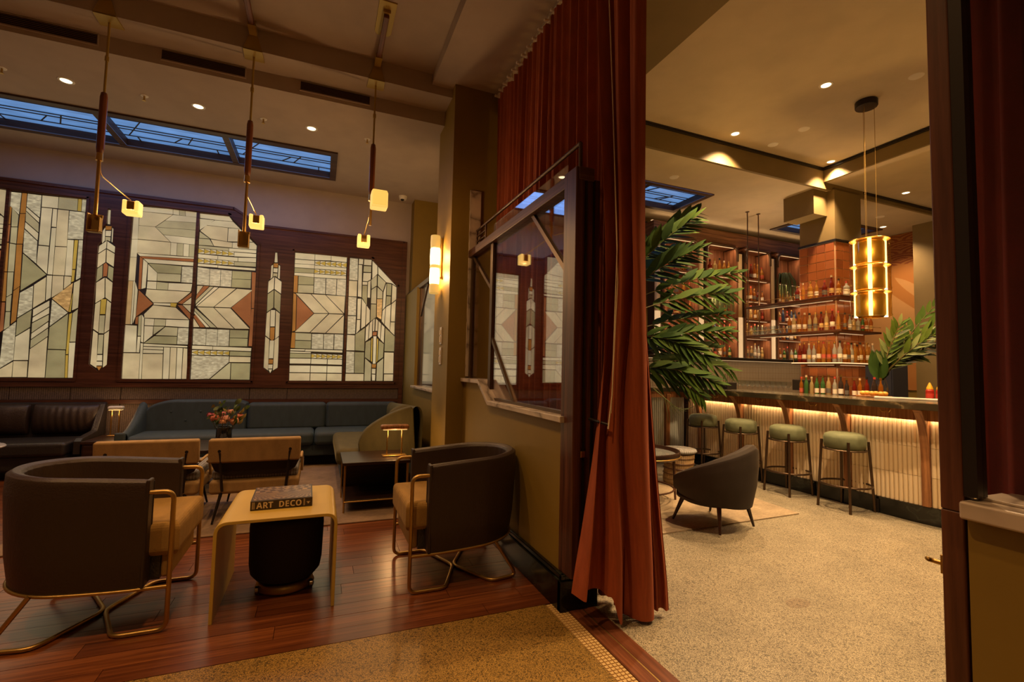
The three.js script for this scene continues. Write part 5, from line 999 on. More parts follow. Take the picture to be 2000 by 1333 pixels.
// far return of the bar
{
  const t = thing('bar_return', 'fluted bar return tinted pale as skylight at the far left end', 'bar');
  const pale = std([0.52, 0.56, 0.52], 0.4);  // bluish tint stands in for the skylight falling on these panels
  mesh('carcass', box(3.6, 5.13, 0, 1.0, -6.1, -5.66), M.darkWood, t);
  mesh('marble_slab', rbox(3.6, 5.40, 1.035, 1.095, -6.12, -5.602, 0.004), M.greenMarble, t);
  mesh('apron', box(3.6, 5.10, 0.95, 1.034, -5.68, -5.62), M.barWood, t);
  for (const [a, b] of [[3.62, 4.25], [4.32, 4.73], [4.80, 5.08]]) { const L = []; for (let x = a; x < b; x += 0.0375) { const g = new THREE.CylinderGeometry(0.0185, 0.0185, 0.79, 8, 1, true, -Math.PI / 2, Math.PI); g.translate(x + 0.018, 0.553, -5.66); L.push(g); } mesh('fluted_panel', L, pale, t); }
  for (const x of [4.285, 4.765]) mesh('bracket_post', rbox(x - 0.03, x + 0.03, 0.16, 1.0, -5.68, -5.60, 0.006), M.barWood, t);
  mesh('kick_base', box(3.6, 5.10, 0, 0.155, -5.66, -5.62), M.blackMarble, t);
}
// ---- bar stools
function stool(label, z) {
  const t = thing('bar_stool', label, 'bar stool', [4.925, 0, z], 0, 'green velvet bar stools');
  mesh('seat', lathe([[0, 0.592], [0.15, 0.592], [0.176, 0.61], [0.183, 0.65], [0.182, 0.70], [0.170, 0.735], [0.13, 0.753], [0, 0.757]], 40), M.greenVelvet, t);
  mesh('seat_ring', lathe([[0.165, 0.582], [0.188, 0.582], [0.188, 0.594], [0.165, 0.594]], 40), M.stoolMetal, t);
  for (let k = 0; k < 4; k++) { const a = Math.PI / 4 + k * Math.PI / 2 + 0.06, c = Math.cos(a), s = Math.sin(a); mesh('leg', rod([0.195 * c, 0.675, 0.195 * s], [0.236 * c, 0, 0.236 * s], 0.0125, 10), M.stoolMetal, t); }
  const ring = []; for (let k = 0; k < 40; k++) { const a = k / 40 * 2 * Math.PI; ring.push(V(0.219 * Math.cos(a), 0.245, 0.219 * Math.sin(a))); } mesh('foot_ring', sweep(ring, 0.010, 8, true), M.stoolMetal, t);
}
stool('green velvet bar stool nearest the viewer, rightmost of the four', -3.19);
stool('green velvet bar stool, second from the right of the four', -3.82);
stool('green velvet bar stool, third from the right, above the brown tub chair', -4.46);
stool('green velvet bar stool farthest along the bar, beside the palm', -5.09);
// ---- tub chair
{
  const t = thing('tub_chair', 'dark brown velvet tub chair with slanted rounded back beside the bar', 'chair', [3.24, 0.018, -3.24], 0.0);
  // shell swept round the rear: high at the back right, falling to the open front left
  const sh = grid((u, v) => {
    const a = (-0.70 + u * 1.40) * Math.PI, c = Math.cos(a), s = Math.sin(a);                 // a = 0 is the middle of the back
    const top = 0.405 + 0.31 * Math.pow(Math.max(0, 1 - Math.pow(Math.abs(a) / (0.72 * Math.PI), 1.25)), 0.95), bot = 0.235 - 0.045 * Math.cos(a);
    const prof = [[0, 0], [0.035, 0.35], [0.05, 0.7], [0.048, 0.93], [0.02, 1.0], [-0.03, 0.985], [-0.055, 0.9], [-0.05, 0.5], [-0.04, 0.0]];
    const k = v * 8, i = Math.min(7, Math.floor(k)), f = k - i, o = prof[i][0] + (prof[i + 1][0] - prof[i][0]) * f, h = prof[i][1] + (prof[i + 1][1] - prof[i][1]) * f;
    const R_ = 0.31 + o; return [R_ * c * 1.02, bot + (top - bot) * h, R_ * s];
  }, 60, 32, 1.5, 0.8);
  const dir = -1.2;   // back points to +x, slightly towards the viewer
  const S = new THREE.Group(); 
  for (const g of [sh]) g.rotateY(dir);
  mesh('shell', sh, M.brownVelvet, t);
  const seat = lathe([[0, 0.24], [0.22, 0.24], [0.255, 0.27], [0.26, 0.34], [0.23, 0.385], [0, 0.395]], 40); seat.scale(1.12, 1, 1); seat.translate(-0.05, 0, 0); seat.rotateY(dir); mesh('seat_cushion', seat, M.brownVelvet, t);
  const under = lathe([[0, 0.18], [0.24, 0.185], [0.30, 0.215], [0.30, 0.25], [0, 0.25]], 40); mesh('underframe', under, M.brownVelvet, t);
  for (const [x, z, ox, oz] of [[-0.20, -0.14, -0.07, -0.05], [-0.15, 0.22, -0.05, 0.06], [0.20, 0.18, 0.06, 0.02], [0.20, -0.20, 0.05, -0.08]]) mesh('leg', rod([x, 0.20, z], [x + ox, 0, z + oz], 0.020, 10, 0.010), M.darkWood, t);
}
// ---- glass-topped table and small stool
{
  const t = thing('tray_table', 'round dark tray table with reflective top beside the rust curtain', 'table', [3.12, 0.012, -4.12]);
  mesh('rim', lathe([[0.36, 0.43], [0.40, 0.435], [0.415, 0.47], [0.41, 0.505], [0.395, 0.505], [0.385, 0.475], [0.36, 0.47]], 44), M.darkWood, t);
  mesh('rim_bead', lathe([[0.412, 0.448], [0.422, 0.453], [0.412, 0.46]], 44), M.brassDull, t);
  mesh('top', lathe([[0, 0.462], [0.37, 0.462], [0.37, 0.472], [0, 0.472]], 44), std([0.25, 0.27, 0.26], 0.04, { metalness: 0.3 }), t);
  for (let k = 0; k < 4; k++) { const a = k * Math.PI / 2 + 0.5; mesh('leg', rod([0.35 * Math.cos(a), 0.44, 0.35 * Math.sin(a)], [0.37 * Math.cos(a), 0, 0.37 * Math.sin(a)], 0.016, 10, 0.011), M.walnut, t); }
  const ring = []; for (let k = 0; k < 32; k++) { const a = k / 32 * 2 * Math.PI; ring.push(V(0.35 * Math.cos(a), 0.12, 0.35 * Math.sin(a))); } mesh('stretcher_ring', sweep(ring, 0.009, 8, true), M.walnut, t);
  const s = thing('drum_stool', 'small rattan drum stool with pale top behind the tray table', 'stool', [3.98, 0.012, -4.50]);
  mesh('body', lathe([[0, 0.0], [0.17, 0.0], [0.18, 0.05], [0.165, 0.2], [0.18, 0.36], [0, 0.37]], 30), std([0.42, 0.27, 0.12], 0.7, { map: weaveTex }), s);
  for (const y of [0.06, 0.12, 0.18, 0.24, 0.30]) mesh('band', lathe([[0.166, y], [0.181, y + 0.008], [0.166, y + 0.016]], 30), M.walnut, s);
  mesh('top', lathe([[0, 0.37], [0.19, 0.37], [0.205, 0.385], [0.195, 0.41], [0, 0.415]], 34), M.greyFabric, s);
}
solo('bar_rug', (() => { const g = poly([[2.50, 3.16], [4.27, 3.20], [4.42, 4.66], [2.5, 4.66]], 0.011); g.rotateX(-Math.PI / 2); g.scale(1, 1, 1); g.translate(0, 0.0005, 0); return metric(g); })(), M.rugBar, 'thin beige rug under the brown tub chair', 'rug');
// ---- ceiling fittings of the bar
lampTone = BARWARM;
downlight(4.53, 4.2, -3.05, 'lit bar downlight nearest the viewer, above the tub chair', true, 36, 58);
downlight(4.50, 4.2, -4.13, 'lit bar downlight just before the ceiling beam, left one', true, 32, 58);
downlight(6.25, 4.2, -4.16, 'lit bar downlight at the corner of the two ceiling beams', true, 24, 52);
downlight(7.77, 4.0, -4.10, 'lit bar downlight right of the gold pendant wires', true, 24, 54);
downlight(8.9, 3.91, -5.05, 'lit downlight beside the tiled column, just above the gold pendant', true, 15, 60);
downlight(2.9, 4.2, -1.9, 'bar downlight behind the rust curtain, outside the picture', true, 26, 56);
downlight(3.9, 4.2, -1.4, 'bar downlight over the near terrazzo, outside the picture', true, 28, 58);
downlight(5.3, 4.2, -1.6, 'bar downlight behind the right hand post, outside the picture', true, 26, 56);
for (const [x, y, z, w] of [[5.16, 4.2, -2.61, 'right of the gold pendant canopy'], [5.13, 4.2, -3.72, 'midway along the bar ceiling'], [5.14, 4.2, -4.14, 'next to the ceiling beam'], [4.25, 3.91, -4.9, 'above the palm fronds'], [8.3, 3.91, -4.75, 'above the mural']]) {
  const t = thing('ceiling_speaker', 'flat unlit white disc in the bar ceiling ' + w, 'ceiling disc', [x, y, z], 0, 'white discs in the bar ceiling');
  mesh('disc', lathe([[0, -0.008], [0.055, -0.007], [0.062, 0]], 24), M.white, t);
}
// ---- gold glass pendant
{
  const t = thing('glass_pendant', 'tall gold glass pendant of three stacked cylinders over the bar', 'pendant lamp', [5.18, 0, -3.07]);
  mesh('canopy', lathe([[0, 4.13], [0.095, 4.13], [0.10, 4.14], [0.10, 4.19], [0.095, 4.199], [0, 4.199]], 30), M.blackMetal, t);
  for (const [dx, dz] of [[-0.07, 0.02], [0.03, -0.05], [0.06, 0.04]]) mesh('cable', rod([dx, 2.74, dz], [dx, 4.14, dz], 0.0022, 6), M.brassDull, t);
  const gold = std([0.96, 0.80, 0.40], 0.0, { transmission: 1, thickness: 0, ior: 1.9, side: THREE.DoubleSide }), goldMetal = std([0.80, 0.56, 0.14], 0.34, { metalness: 1 });
  for (const y of [1.92, 2.19, 2.46]) {
    mesh('gold_glass', lathe([[0.166, y + 0.005], [0.176, y + 0.02], [0.170, y + 0.04], [0.170, y + 0.225], [0.176, y + 0.245], [0.166, y + 0.255]], 40), gold, t);
    mesh('inner_reflector', lathe([[0.11, y + 0.01], [0.124, y + 0.03], [0.124, y + 0.23], [0.11, y + 0.25]], 36), goldMetal, t);
    mesh('rim', lathe([[0.10, y + 0.255], [0.170, y + 0.255], [0.174, y + 0.262], [0.10, y + 0.267]], 30), M.brass, t);
  }
  const a = Math.atan2(-3.07, 5.18) + Math.PI;   // lit tube, in the gap that faces the lounge
  for (const k of [0, 1, 2]) for (const y of [1.93, 2.20, 2.47]) {
    const x = 0.142 * Math.cos(a + k * 2.094), z = 0.142 * Math.sin(a + k * 2.094); mesh('light_tube', cyl(0.017, 0.017, y, y + 0.245, x, z, 16), glow([1, 0.80, 0.42], 4.0), t);
    const l = new THREE.PointLight(lin(BARWARM), 0.7); l.name = 'pendant_light'; l.position.set(x, y + 0.12, z); l.castShadow = true; l.shadow.radius = 0.5; t.add(l);
  }
}
// ---- tiled column with wrap-around shelves
{
  const t = structGroup('column_tiled');
  mesh('core', box(6.51, 7.07, 0, 3.91, -4.81, -4.295), M.oliveSoft, t);
  mesh('cornice', [rbox(6.485, 7.09, 3.175, 3.21, -4.83, -4.27, 0.006)], M.blackMetal, t);
  mesh('grout_bed', box(6.50, 7.08, 0.6, 3.175, -4.815, -4.285), M.grout, t);
  const s = 0.128, RT = [M.rustTile, M.rustTile, M.rustTile2, M.rustTile3], gx = metric(new THREE.BoxGeometry(0.012, s - 0.014, s - 0.011)), gz = metric(new THREE.BoxGeometry(s * 1.12 - 0.011, s - 0.014, 0.012));
  for (let j = 0; j < 17; j++) {
    const y = 1.06 + (j + 0.5) * s * 0.97;
    for (let i = 0; i < 4; i++) { const q = mesh('tile', gx, RT[Math.floor(rnd() * 4)], t); q.position.set(6.496, y, -4.295 - 0.002 - (i + 0.5) * s); }
    for (let i = 0; i < 4; i++) { const q = mesh('tile', gz, RT[Math.floor(rnd() * 4)], t); q.position.set(6.50 + (i + 0.5) * s * 1.12, y, -4.283); }
  }
  struct('beam_soffit', [box(6.24, 6.51, 3.56, 3.91, -4.86, -4.40)], M.oliveSoft);
}
const shelfWood = M.walnut;
const ledM = glow([1, 0.62, 0.30], 0.7);
const SH = [];
for (const [y, zEnd, xEnd, w] of [[2.375, -5.5, 6.98, 'top'], [1.925, -5.5, 7.02, 'middle'], [1.495, -4.72, 7.05, 'bottom']]) {
  const t = thing('wall_shelf', w + ' of the three shelves wrapping round the rust tiled column', 'shelf', [0, 0, 0], 0, 'shelves round the tiled column');
  mesh('board', [rbox(6.19, 6.49, y - 0.026, y, zEnd, -4.03, 0.005), rbox(6.49, xEnd, y - 0.026, y, -4.27, -4.03, 0.005)], shelfWood, t);
  mesh('strip_light', box(6.44, 6.455, y - 0.032, y - 0.0265, zEnd + 0.05, -4.3), ledM, t); mesh('strip_light', box(6.5, xEnd - 0.05, y - 0.032, y - 0.0265, -4.25, -4.235), ledM, t);
  if (w === 'bottom') { const le = glow([1, 0.56, 0.28], 1.1); mesh('lit_edge', box(6.184, 6.19, y - 0.012, y + 0.001, zEnd, -4.03), le, t); mesh('lit_edge', box(6.19, xEnd, y - 0.012, y + 0.001, -4.03, -4.024), le, t); }
  mesh('guard_rail', [rod([6.20, y + 0.06, zEnd], [6.20, y + 0.06, -4.04], 0.004, 6), rod([6.20, y + 0.06, -4.04], [xEnd, y + 0.06, -4.04], 0.004, 6), ...[zEnd + 0.02, (zEnd - 4.04) / 2, -4.05].map(z => rod([6.20, y, z], [6.20, y + 0.06, z], 0.004, 6))], M.brassDull, t);
  if (w !== 'bottom') for (const x of [6.22, 6.46]) mesh('hanger_rod', rod([x, w === 'top' ? y : y, zEnd + 0.02], [x, w === 'top' ? 3.91 : 2.34, zEnd + 0.02], 0.009, 8), M.bronze, t);
  if (w === 'top') for (const x of [6.22, 6.46]) mesh('ceiling_flange', cyl(0.03, 0.03, 3.9, 3.91, x, zEnd + 0.02, 16), M.bronze, t);
  if (w === 'top') { mesh('added_uplight_strip', box(6.455, 6.475, y, y + 0.008, zEnd + 0.05, -4.85), ledM, t); const u = new THREE.RectAreaLight(lin(BARWARM), 130, 0.6, 0.05); u.name = 'added_shelf_uplight'; u.position.set(6.46, y + 0.012, -5.15); t.add(u); u.lookAt(6.40, 4, -5.15); }  // uplight added on the shelf to brighten the low bar ceiling
  const l = new THREE.RectAreaLight(lin(BARWARM), 9, Math.abs(zEnd + 4.1), 0.05); l.name = 'shelf_light'; l.position.set(6.41, y - 0.05, (zEnd - 4.1) / 2); t.add(l); l.lookAt(6.36, 0, (zEnd - 4.1) / 2);
  const l2 = new THREE.RectAreaLight(lin(BARWARM), 9, 0.45, 0.05); l2.name = 'shelf_light'; l2.position.set(6.76, y - 0.05, -4.11); t.add(l2); l2.lookAt(6.76, 0, -4.10);
}
// ---- back bar cabinets with lit columns
const cabX = [4.98, 5.88, 6.76, 7.55, 8.40], CZ0 = -6.42, CZ1 = -6.08;
const cabShelf = [1.60, 1.96, 2.28, 2.62, 3.0];
{
  const t0 = thing('back_counter', 'dark ledge and counter under the back bar cabinets', 'counter');
  mesh('ledge', rbox(3.6, 9.2, 1.545, 1.595, -6.42, -6.02, 0.005), M.blackMetal, t0);
  mesh('worktop', rbox(5.2, 9.2, 0.90, 0.94, -6.42, -5.86, 0.005), M.greenMarble, t0);
  mesh('base_unit', box(5.2, 9.2, 0, 0.90, -6.42, -5.90), M.darkWood, t0);
  const T = []; for (let i = 0; i < 70; i++) for (let j = 0; j < 6; j++) T.push(box(4.1 + i * 0.073, 4.17 + i * 0.073, 0.945 + j * 0.1, 1.042 + j * 0.1, -6.42, -6.41)); const tl = mesh('splash_tile', T, M.greyTile, t0); tl.userData.kind = 'stuff';
  const names = ['leftmost, half hidden by the palm', 'second from the left', 'third from the left, beside the hanging fern', 'fourth, next to the tiled column'];
  const wood = woodMat([0.34, 0.15, 0.08], 0.4, {}, true);
  mesh('ledge_light', box(4.2, 9.0, 1.538, 1.5445, -6.10, -6.085), ledM, t0);
  { const l = new THREE.RectAreaLight(lin(BARWARM), 10, 4.6, 0.04); l.name = 'ledge_area'; l.position.set(6.6, 1.535, -6.09); t0.add(l); l.lookAt(6.6, 0.6, -6.25); }
  for (let i = 0; i < 4; i++) {
    const t = thing('bar_cabinet', 'lit open back bar cabinet of bottles, ' + names[i], 'cabinet', [0, 0, 0], 0, 'back bar cabinets');
    const a = cabX[i] + 0.085, b = cabX[i + 1] - 0.085, topY = 3.52;
    mesh('back_panel', box(a, b, 1.595, topY, CZ0, CZ0 + 0.02), wood, t);
    for (const x of [a, b - 0.025]) mesh('side_panel', box(x, x + 0.025, 1.595, topY - 0.02, CZ0, CZ1), wood, t);
    mesh('top_frame', bent([[a + 0.012, topY - 0.25, CZ1], [a + 0.012, topY, CZ1], [b - 0.012, topY, CZ1], [b - 0.012, topY - 0.25, CZ1]], 0.02, 0.12, false, 8), M.bronze, t);
    mesh('top_board', box(a, b, topY, topY + 0.02, CZ0, CZ1), wood, t);
    for (const y of cabShelf.slice(1)) mesh('shelf_board', box(a + 0.025, b - 0.025, y - 0.022, y, CZ0 + 0.02, CZ1), wood, t);
    mesh('strip_light', [box(a + 0.05, b - 0.05, topY - 0.012, topY - 0.002, CZ1 - 0.06, CZ1 - 0.045), ...cabShelf.slice(1).map(y => box(a + 0.05, b - 0.05, y - 0.028, y - 0.0225, CZ1 - 0.06, CZ1 - 0.045))], ledM, t);
    for (const y of [topY - 0.02, ...cabShelf.slice(1).map(y => y - 0.03)]) { const l = new THREE.RectAreaLight(lin(BARWARM), 30, b - a - 0.12, 0.04); l.name = 'cabinet_light'; l.position.set((a + b) / 2, y, CZ1 - 0.055); t.add(l); l.lookAt((a + b) / 2, 0, CZ1 - 0.4); }
  }
  for (let i = 0; i < 5; i++) {
    const t = thing('light_column', 'pale lit half-round column between the back bar cabinets, ' + ORD[i] + ' from the left', 'light column', [cabX[i], 0, -6.16], 0, 'lit columns of the back bar');
    mesh('lit_shaft', lathe([[0, 1.60], [0.072, 1.60], [0.072, 2.30], [0, 2.30]], 20), glow([1, 0.62, 0.30], 0.62), t);
    mesh('upper_shaft', lathe([[0, 2.30], [0.066, 2.30], [0.066, 3.42], [0, 3.44]], 20), M.cream, t);
    mesh('side_strip', [box(-0.084, -0.074, 1.6, 3.46, -0.1, 0.06), box(0.074, 0.084, 1.6, 3.46, -0.1, 0.06)], M.bronze, t);
  }
  { const c = thing('added_cove_light', 'added warm strip on the back bar cabinets, brightening the low ceiling', 'added light strip'); mesh('strip', box(4.9, 9.2, 3.785, 3.795, -6.2, -6.16), ledM, c); const u = new THREE.RectAreaLight(lin(BARWARM), 4, 4.2, 0.04); u.name = 'added_cove_area'; u.position.set(7, 3.80, -6.17); c.add(u); u.lookAt(7, 4.1, -5.7); }  // strip and area light added to lift the ceiling, no real cove
  struct('trim_8', box(2.9, 10, 3.78, 3.83, -6.42, -6.38), M.blackMetal);
  struct('wall_bar_frieze', box(4.9, 9.2, 3.56, 3.78, -6.42, -6.12), woodMat([0.30, 0.15, 0.07], 0.5));
}
// ---- bottles and glasses
const liquids = { amber: [0.62, 0.24, 0.03], honey: [0.75, 0.42, 0.08], red: [0.36, 0.045, 0.022], clear: [0.72, 0.74, 0.70], dark: [0.05, 0.035, 0.03], green: [0.06, 0.16, 0.05], pale: [0.80, 0.66, 0.34], blue: [0.10, 0.16, 0.34] };
const LM = {}; for (const k in liquids) LM[k] = std(liquids[k], 0.12, { transmission: k === 'dark' || k === 'green' ? 0.3 : 0.7, thickness: 0 });
const labelM = [std([0.78, 0.72, 0.60], 0.7), std([0.62, 0.42, 0.16], 0.6), std([0.50, 0.10, 0.06], 0.6), std([0.12, 0.11, 0.10], 0.6), std([0.80, 0.76, 0.70], 0.7)];
const capM = [M.blackMetal, M.brass, std([0.45, 0.06, 0.04], 0.4), std([0.55, 0.42, 0.28], 0.7)];
const shapes = [
  [[0, 0], [0.036, 0], [0.037, 0.005], [0.037, 0.17], [0.030, 0.195], [0.014, 0.215], [0.013, 0.27], [0, 0.27]],
  [[0, 0], [0.042, 0], [0.044, 0.006], [0.044, 0.13], [0.040, 0.15], [0.016, 0.17], [0.014, 0.215], [0, 0.215]],
  [[0, 0], [0.030, 0], [0.031, 0.006], [0.031, 0.19], [0.022, 0.225], [0.012, 0.25], [0.012, 0.31], [0, 0.31]],
  [[0, 0], [0.047, 0], [0.052, 0.03], [0.048, 0.09], [0.030, 0.125], [0.014, 0.145], [0.013, 0.20], [0, 0.20]],
];
const SG = shapes.map(p => lathe(p, 14)), LG = shapes.map((p, i) => { const r0 = [0.0378, 0.0448, 0.0318, 0.0505][i], h = [[0.05, 0.125], [0.035, 0.105], [0.06, 0.13], [0.03, 0.07]][i]; return new THREE.CylinderGeometry(i === 3 ? 0.0505 : r0, i === 3 ? 0.0535 : r0, h[1] - h[0], 14, 1, true).translate(0, (h[0] + h[1]) / 2, 0); });
const CG = shapes.map(p => { const h = p[p.length - 1][1]; return new THREE.CylinderGeometry(0.0155, 0.0155, 0.032, 10).translate(0, h, 0); });
function bottle(kind, color, label, pos, sc, lab, cap, group) {
  const t = thing('bottle', label, 'bottle', pos, 0, group); t.scale.setScalar(sc);
  mesh('glass_body', SG[kind], LM[color], t); if (lab >= 0) mesh('paper_label', LG[kind], labelM[lab], t); mesh('cap', CG[kind], capM[cap], t); return t;
}
const pick = a => a[Math.floor(rnd() * a.length)];
function row(n, from, to, where, palette, sc = 1, group = 'bottles') {
  const H = ['short', 'tall', 'squat', 'slim'];
  for (let i = 0; i < n; i++) {
    const sp = n > 1 ? Math.hypot(to[0] - from[0], to[2] - from[2]) / (n - 1) : 1, f = n > 1 ? i / (n - 1) : 0, k = sp < 0.085 ? 2 : sp < 0.115 ? pick([0, 2]) : Math.floor(rnd() * 4), c = pick(palette), p = [from[0] + (to[0] - from[0]) * f + rr(-0.004, 0.004), from[1], from[2] + (to[2] - from[2]) * f + rr(-0.008, 0.008)];
    bottle(k, c, c + ' liquor bottle, ' + ORD[i] + ' from the left on ' + where, p, sc * rr(0.9, 1.08), Math.floor(rnd() * 6) - (rnd() < 0.15 ? 6 : 0) < 0 ? -1 : Math.floor(rnd() * 5), Math.floor(rnd() * 4), group);
  }
}
const warmP = ['amber', 'honey', 'amber', 'red', 'honey', 'pale'], clearP = ['clear', 'clear', 'pale', 'amber', 'green', 'dark'], mixP = ['amber', 'red', 'honey', 'clear', 'dark', 'green', 'pale', 'blue'];
row(7, [6.31, 2.376, -4.72], [6.31, 2.376, -4.12], 'the top column shelf', ['amber', 'amber', 'red', 'honey', 'amber'], 0.84, 'bottles on the column shelves');
row(5, [6.42, 2.376, -4.10], [6.90, 2.376, -4.13], 'the top column shelf front', ['red', 'clear', 'amber', 'clear'], 0.82, 'bottles on the column shelves');
row(10, [6.30, 1.926, -4.84], [6.30, 1.926, -4.13], 'the middle column shelf', ['red', 'amber', 'amber', 'clear', 'honey', 'pale', 'honey'], 0.84, 'bottles on the column shelves');
row(7, [6.40, 1.926, -4.11], [6.96, 1.926, -4.13], 'the middle column shelf front', ['clear', 'pale', 'amber', 'green'], 0.72, 'bottles on the column shelves');
row(9, [6.30, 1.496, -4.69], [6.30, 1.496, -4.12], 'the bottom column shelf', ['amber', 'red', 'clear', 'honey', 'amber'], 0.86, 'bottles on the column shelves');
row(10, [6.38, 1.496, -4.11], [6.99, 1.496, -4.13], 'the bottom column shelf front', ['amber', 'honey', 'clear', 'amber', 'honey'], 0.82, 'bottles on the column shelves');
for (let i = 0; i < 4; i++) for (let j = 0; j < 5; j++) {
  const a = cabX[i] + 0.17, b = cabX[i + 1] - 0.17, n = i === 0 ? 5 : 6, sh = ['lowest', 'second', 'third', 'fourth', 'top'][j];
  if ((i === 1 && j === 3) || (i === 3 && j === 4)) continue;   // ferns stand there
  row(n, [a, cabShelf[j] + 0.001, -6.20], [b, cabShelf[j] + 0.001, -6.20], 'the ' + sh + ' shelf of the ' + ORD[i] + ' cabinet', j === 0 ? clearP : j > 2 ? warmP : mixP, j === 4 ? 1.0 : 0.78, 'bottles in the back bar cabinets');
}
// bottles standing at the back of the bar
row(14, [5.72, 1.061, -4.24], [5.72, 1.061, -3.30], 'the back ledge of the bar', ['clear', 'dark', 'amber', 'pale', 'green', 'red'], 0.8, 'bottles on the bar ledge');
const gobG = lathe([[0, 0], [0.034, 0], [0.034, 0.003], [0.004, 0.008], [0.004, 0.07], [0.02, 0.085], [0.036, 0.12], [0.034, 0.165], [0.032, 0.165], [0.034, 0.12], [0.018, 0.088], [0, 0.083]], 16);
const tumG = lathe([[0, 0], [0.033, 0], [0.037, 0.11], [0.035, 0.11], [0.031, 0.008], [0, 0.008]], 16);
let gi = 0;
for (let r_ = 0; r_ < 2; r_++) for (let i = 0; i < 11; i++) solo('wine_glass', gobG, M.glass, 'stemmed glass, ' + ORD[i] + ' from the left, ' + (r_ ? 'back' : 'front') + ' row of the bar ledge', 'glass', [5.74 + 0.085 * r_ - (r_ ? 0.0 : 0.0), 1.061 - (r_ ? 0.0 : 0.0), -5.32 + i * 0.083], 0, 'stemmed glasses at the back of the bar');
for (let r_ = 0; r_ < 2; r_++) for (let i = 0; i < 8; i++) { const g = solo('tumbler', tumG, M.glass, 'clear tumbler, ' + ORD[i] + ' from the left, ' + (r_ ? 'back' : 'front') + ' row of the middle column shelf', 'glass', [6.27 + 0.10 * r_, 1.926, -5.46 + i * 0.074], 0, 'tumblers on the middle column shelf'); g.scale.set(1, 1.15, 1); }
// bar tools at the right: white tray, red squeeze bottles
{
  const t = thing('service_tray', 'long white lit tray on the bar at the right', 'tray', [5.55, 1.0955, -2.95], 0.5); mesh('tray', rbox(-0.06, 0.06, 0, 0.02, -0.28, 0.28, 0.006), M.white, t); mesh('handle', rbox(-0.03, 0.03, 0.0, 0.05, 0.29, 0.42, 0.02), M.blackMetal, t);
  for (const [i, z] of [[0, -3.02], [1, -2.93]]) { const b = thing('squeeze_bottle', 'red squeeze bottle with yellow cap, ' + (i ? 'right' : 'left') + ' of two by the post', 'bottle', [6.05, 1.061, z], 0, 'red squeeze bottles'); mesh('body', lathe([[0, 0], [0.035, 0], [0.036, 0.12], [0.028, 0.14], [0, 0.14]], 18), std([0.42, 0.03, 0.02], 0.35), b); mesh('nozzle', lathe([[0.03, 0.14], [0.028, 0.155], [0.006, 0.21], [0, 0.212]], 16), std([0.75, 0.45, 0.03], 0.4), b); mesh('label', new THREE.CylinderGeometry(0.0362, 0.0362, 0.05, 18, 1, true).translate(0, 0.07, 0), std([0.62, 0.06, 0.04], 0.5), b); }
  const n = thing('utensil_holder', 'dark napkin and tool caddy on the far part of the bar', 'caddy', [5.45, 1.0955, -5.15]); mesh('box', rbox(-0.09, 0.09, 0, 0.10, -0.07, 0.07, 0.006), M.blackMetal, n); for (let k = 0; k < 6; k++) mesh('tool', rod([-0.06 + k * 0.024, 0.02, 0], [-0.08 + k * 0.03, 0.2 + 0.02 * (k % 3), 0.01 * k - 0.02], 0.005, 6), M.chrome, n);
  const m = thing('register_screen', 'small black terminal screen behind the stemmed glasses', 'screen', [5.88, 1.061, -4.345], -1.2); mesh('screen', rbox(-0.11, 0.11, 0.06, 0.20, -0.008, 0.008, 0.005), M.blackMetal, m); mesh('stand', rbox(-0.02, 0.02, 0, 0.08, -0.03, 0.0, 0.004), M.blackMetal, m); mesh('foot', rbox(-0.06, 0.06, 0, 0.008, -0.05, 0.05, 0.003), M.blackMetal, m);
  const ft = thing('fruit_tray', 'shallow tray of citrus fruit on the right part of the bar', 'tray', [5.62, 1.0955, -3.32]); mesh('tray', rbox(-0.08, 0.08, 0, 0.02, -0.14, 0.14, 0.005), M.barWood, ft); for (let k = 0; k < 6; k++) mesh('lemon', new THREE.SphereGeometry(0.026, 12, 10).scale(1, 0.95, 1.2).translate(-0.035 + 0.07 * (k % 2), 0.044, -0.09 + 0.09 * Math.floor(k / 2)), std([0.72, 0.38, 0.06], 0.5), ft);
}
// ---- mural wall and pilaster at the right
{
  const mural = tex(256, 512, (u, v) => {
    let c = mix([0.58, 0.36, 0.14], [0.66, 0.46, 0.24], fbm(u, v, 4, 8, 181, 3));
    if (v > 0.80) { const q = u * 4 + (Math.floor(v * 24) % 2) * 0.5, d = Math.hypot((q - Math.floor(q) - 0.5), (v * 24 - Math.floor(v * 24)) * 0.7); if (Math.floor(d * 9) % 2) c = [0.50, 0.25, 0.08]; }
    else { const d = Math.hypot(u - 0.4, (v - 0.50) * 1.7); if (d < 0.42) c = mix(c, [0.70, 0.56, 0.38], 0.7); const e = Math.abs(u - 0.75 - 0.25 * Math.sin(v * 6)); if (e < 0.06) c = [0.60, 0.40, 0.18]; }
    return c;
  }, true, 1);
  const g = new THREE.BoxGeometry(0.02, 2.8, 2.2); const t = thing('mural', 'ochre wall painting of arcs and petals at the right end of the bar', 'mural', [9.60, 2.5, -5.45]); mesh('panel', g, new THREE.MeshStandardMaterial({ map: mural, roughness: 0.7 }), t);
  struct('wall_mural', box(9.615, 10, 0, 3.91, -6.42, -4.4), M.olive);
  struct('pilaster', box(9.25, 9.62, 0, 3.91, -4.80, -4.40), M.oliveSoft);
  const d = thing('service_cabinet', 'tall dark blue cabinet standing before the mural', 'cabinet', [8.75, 0, -4.98]); const nb = std([0.03, 0.035, 0.06], 0.5); mesh('body', rbox(-0.2, 0.2, 0, 1.75, -0.22, 0.22, 0.01), nb, d); mesh('door', rbox(-0.215, -0.2, 0.05, 1.7, -0.2, 0.2, 0.004), nb, d); mesh('handle', rod([-0.23, 0.9, 0.15], [-0.23, 1.15, 0.15], 0.008), M.brassDull, d);
}
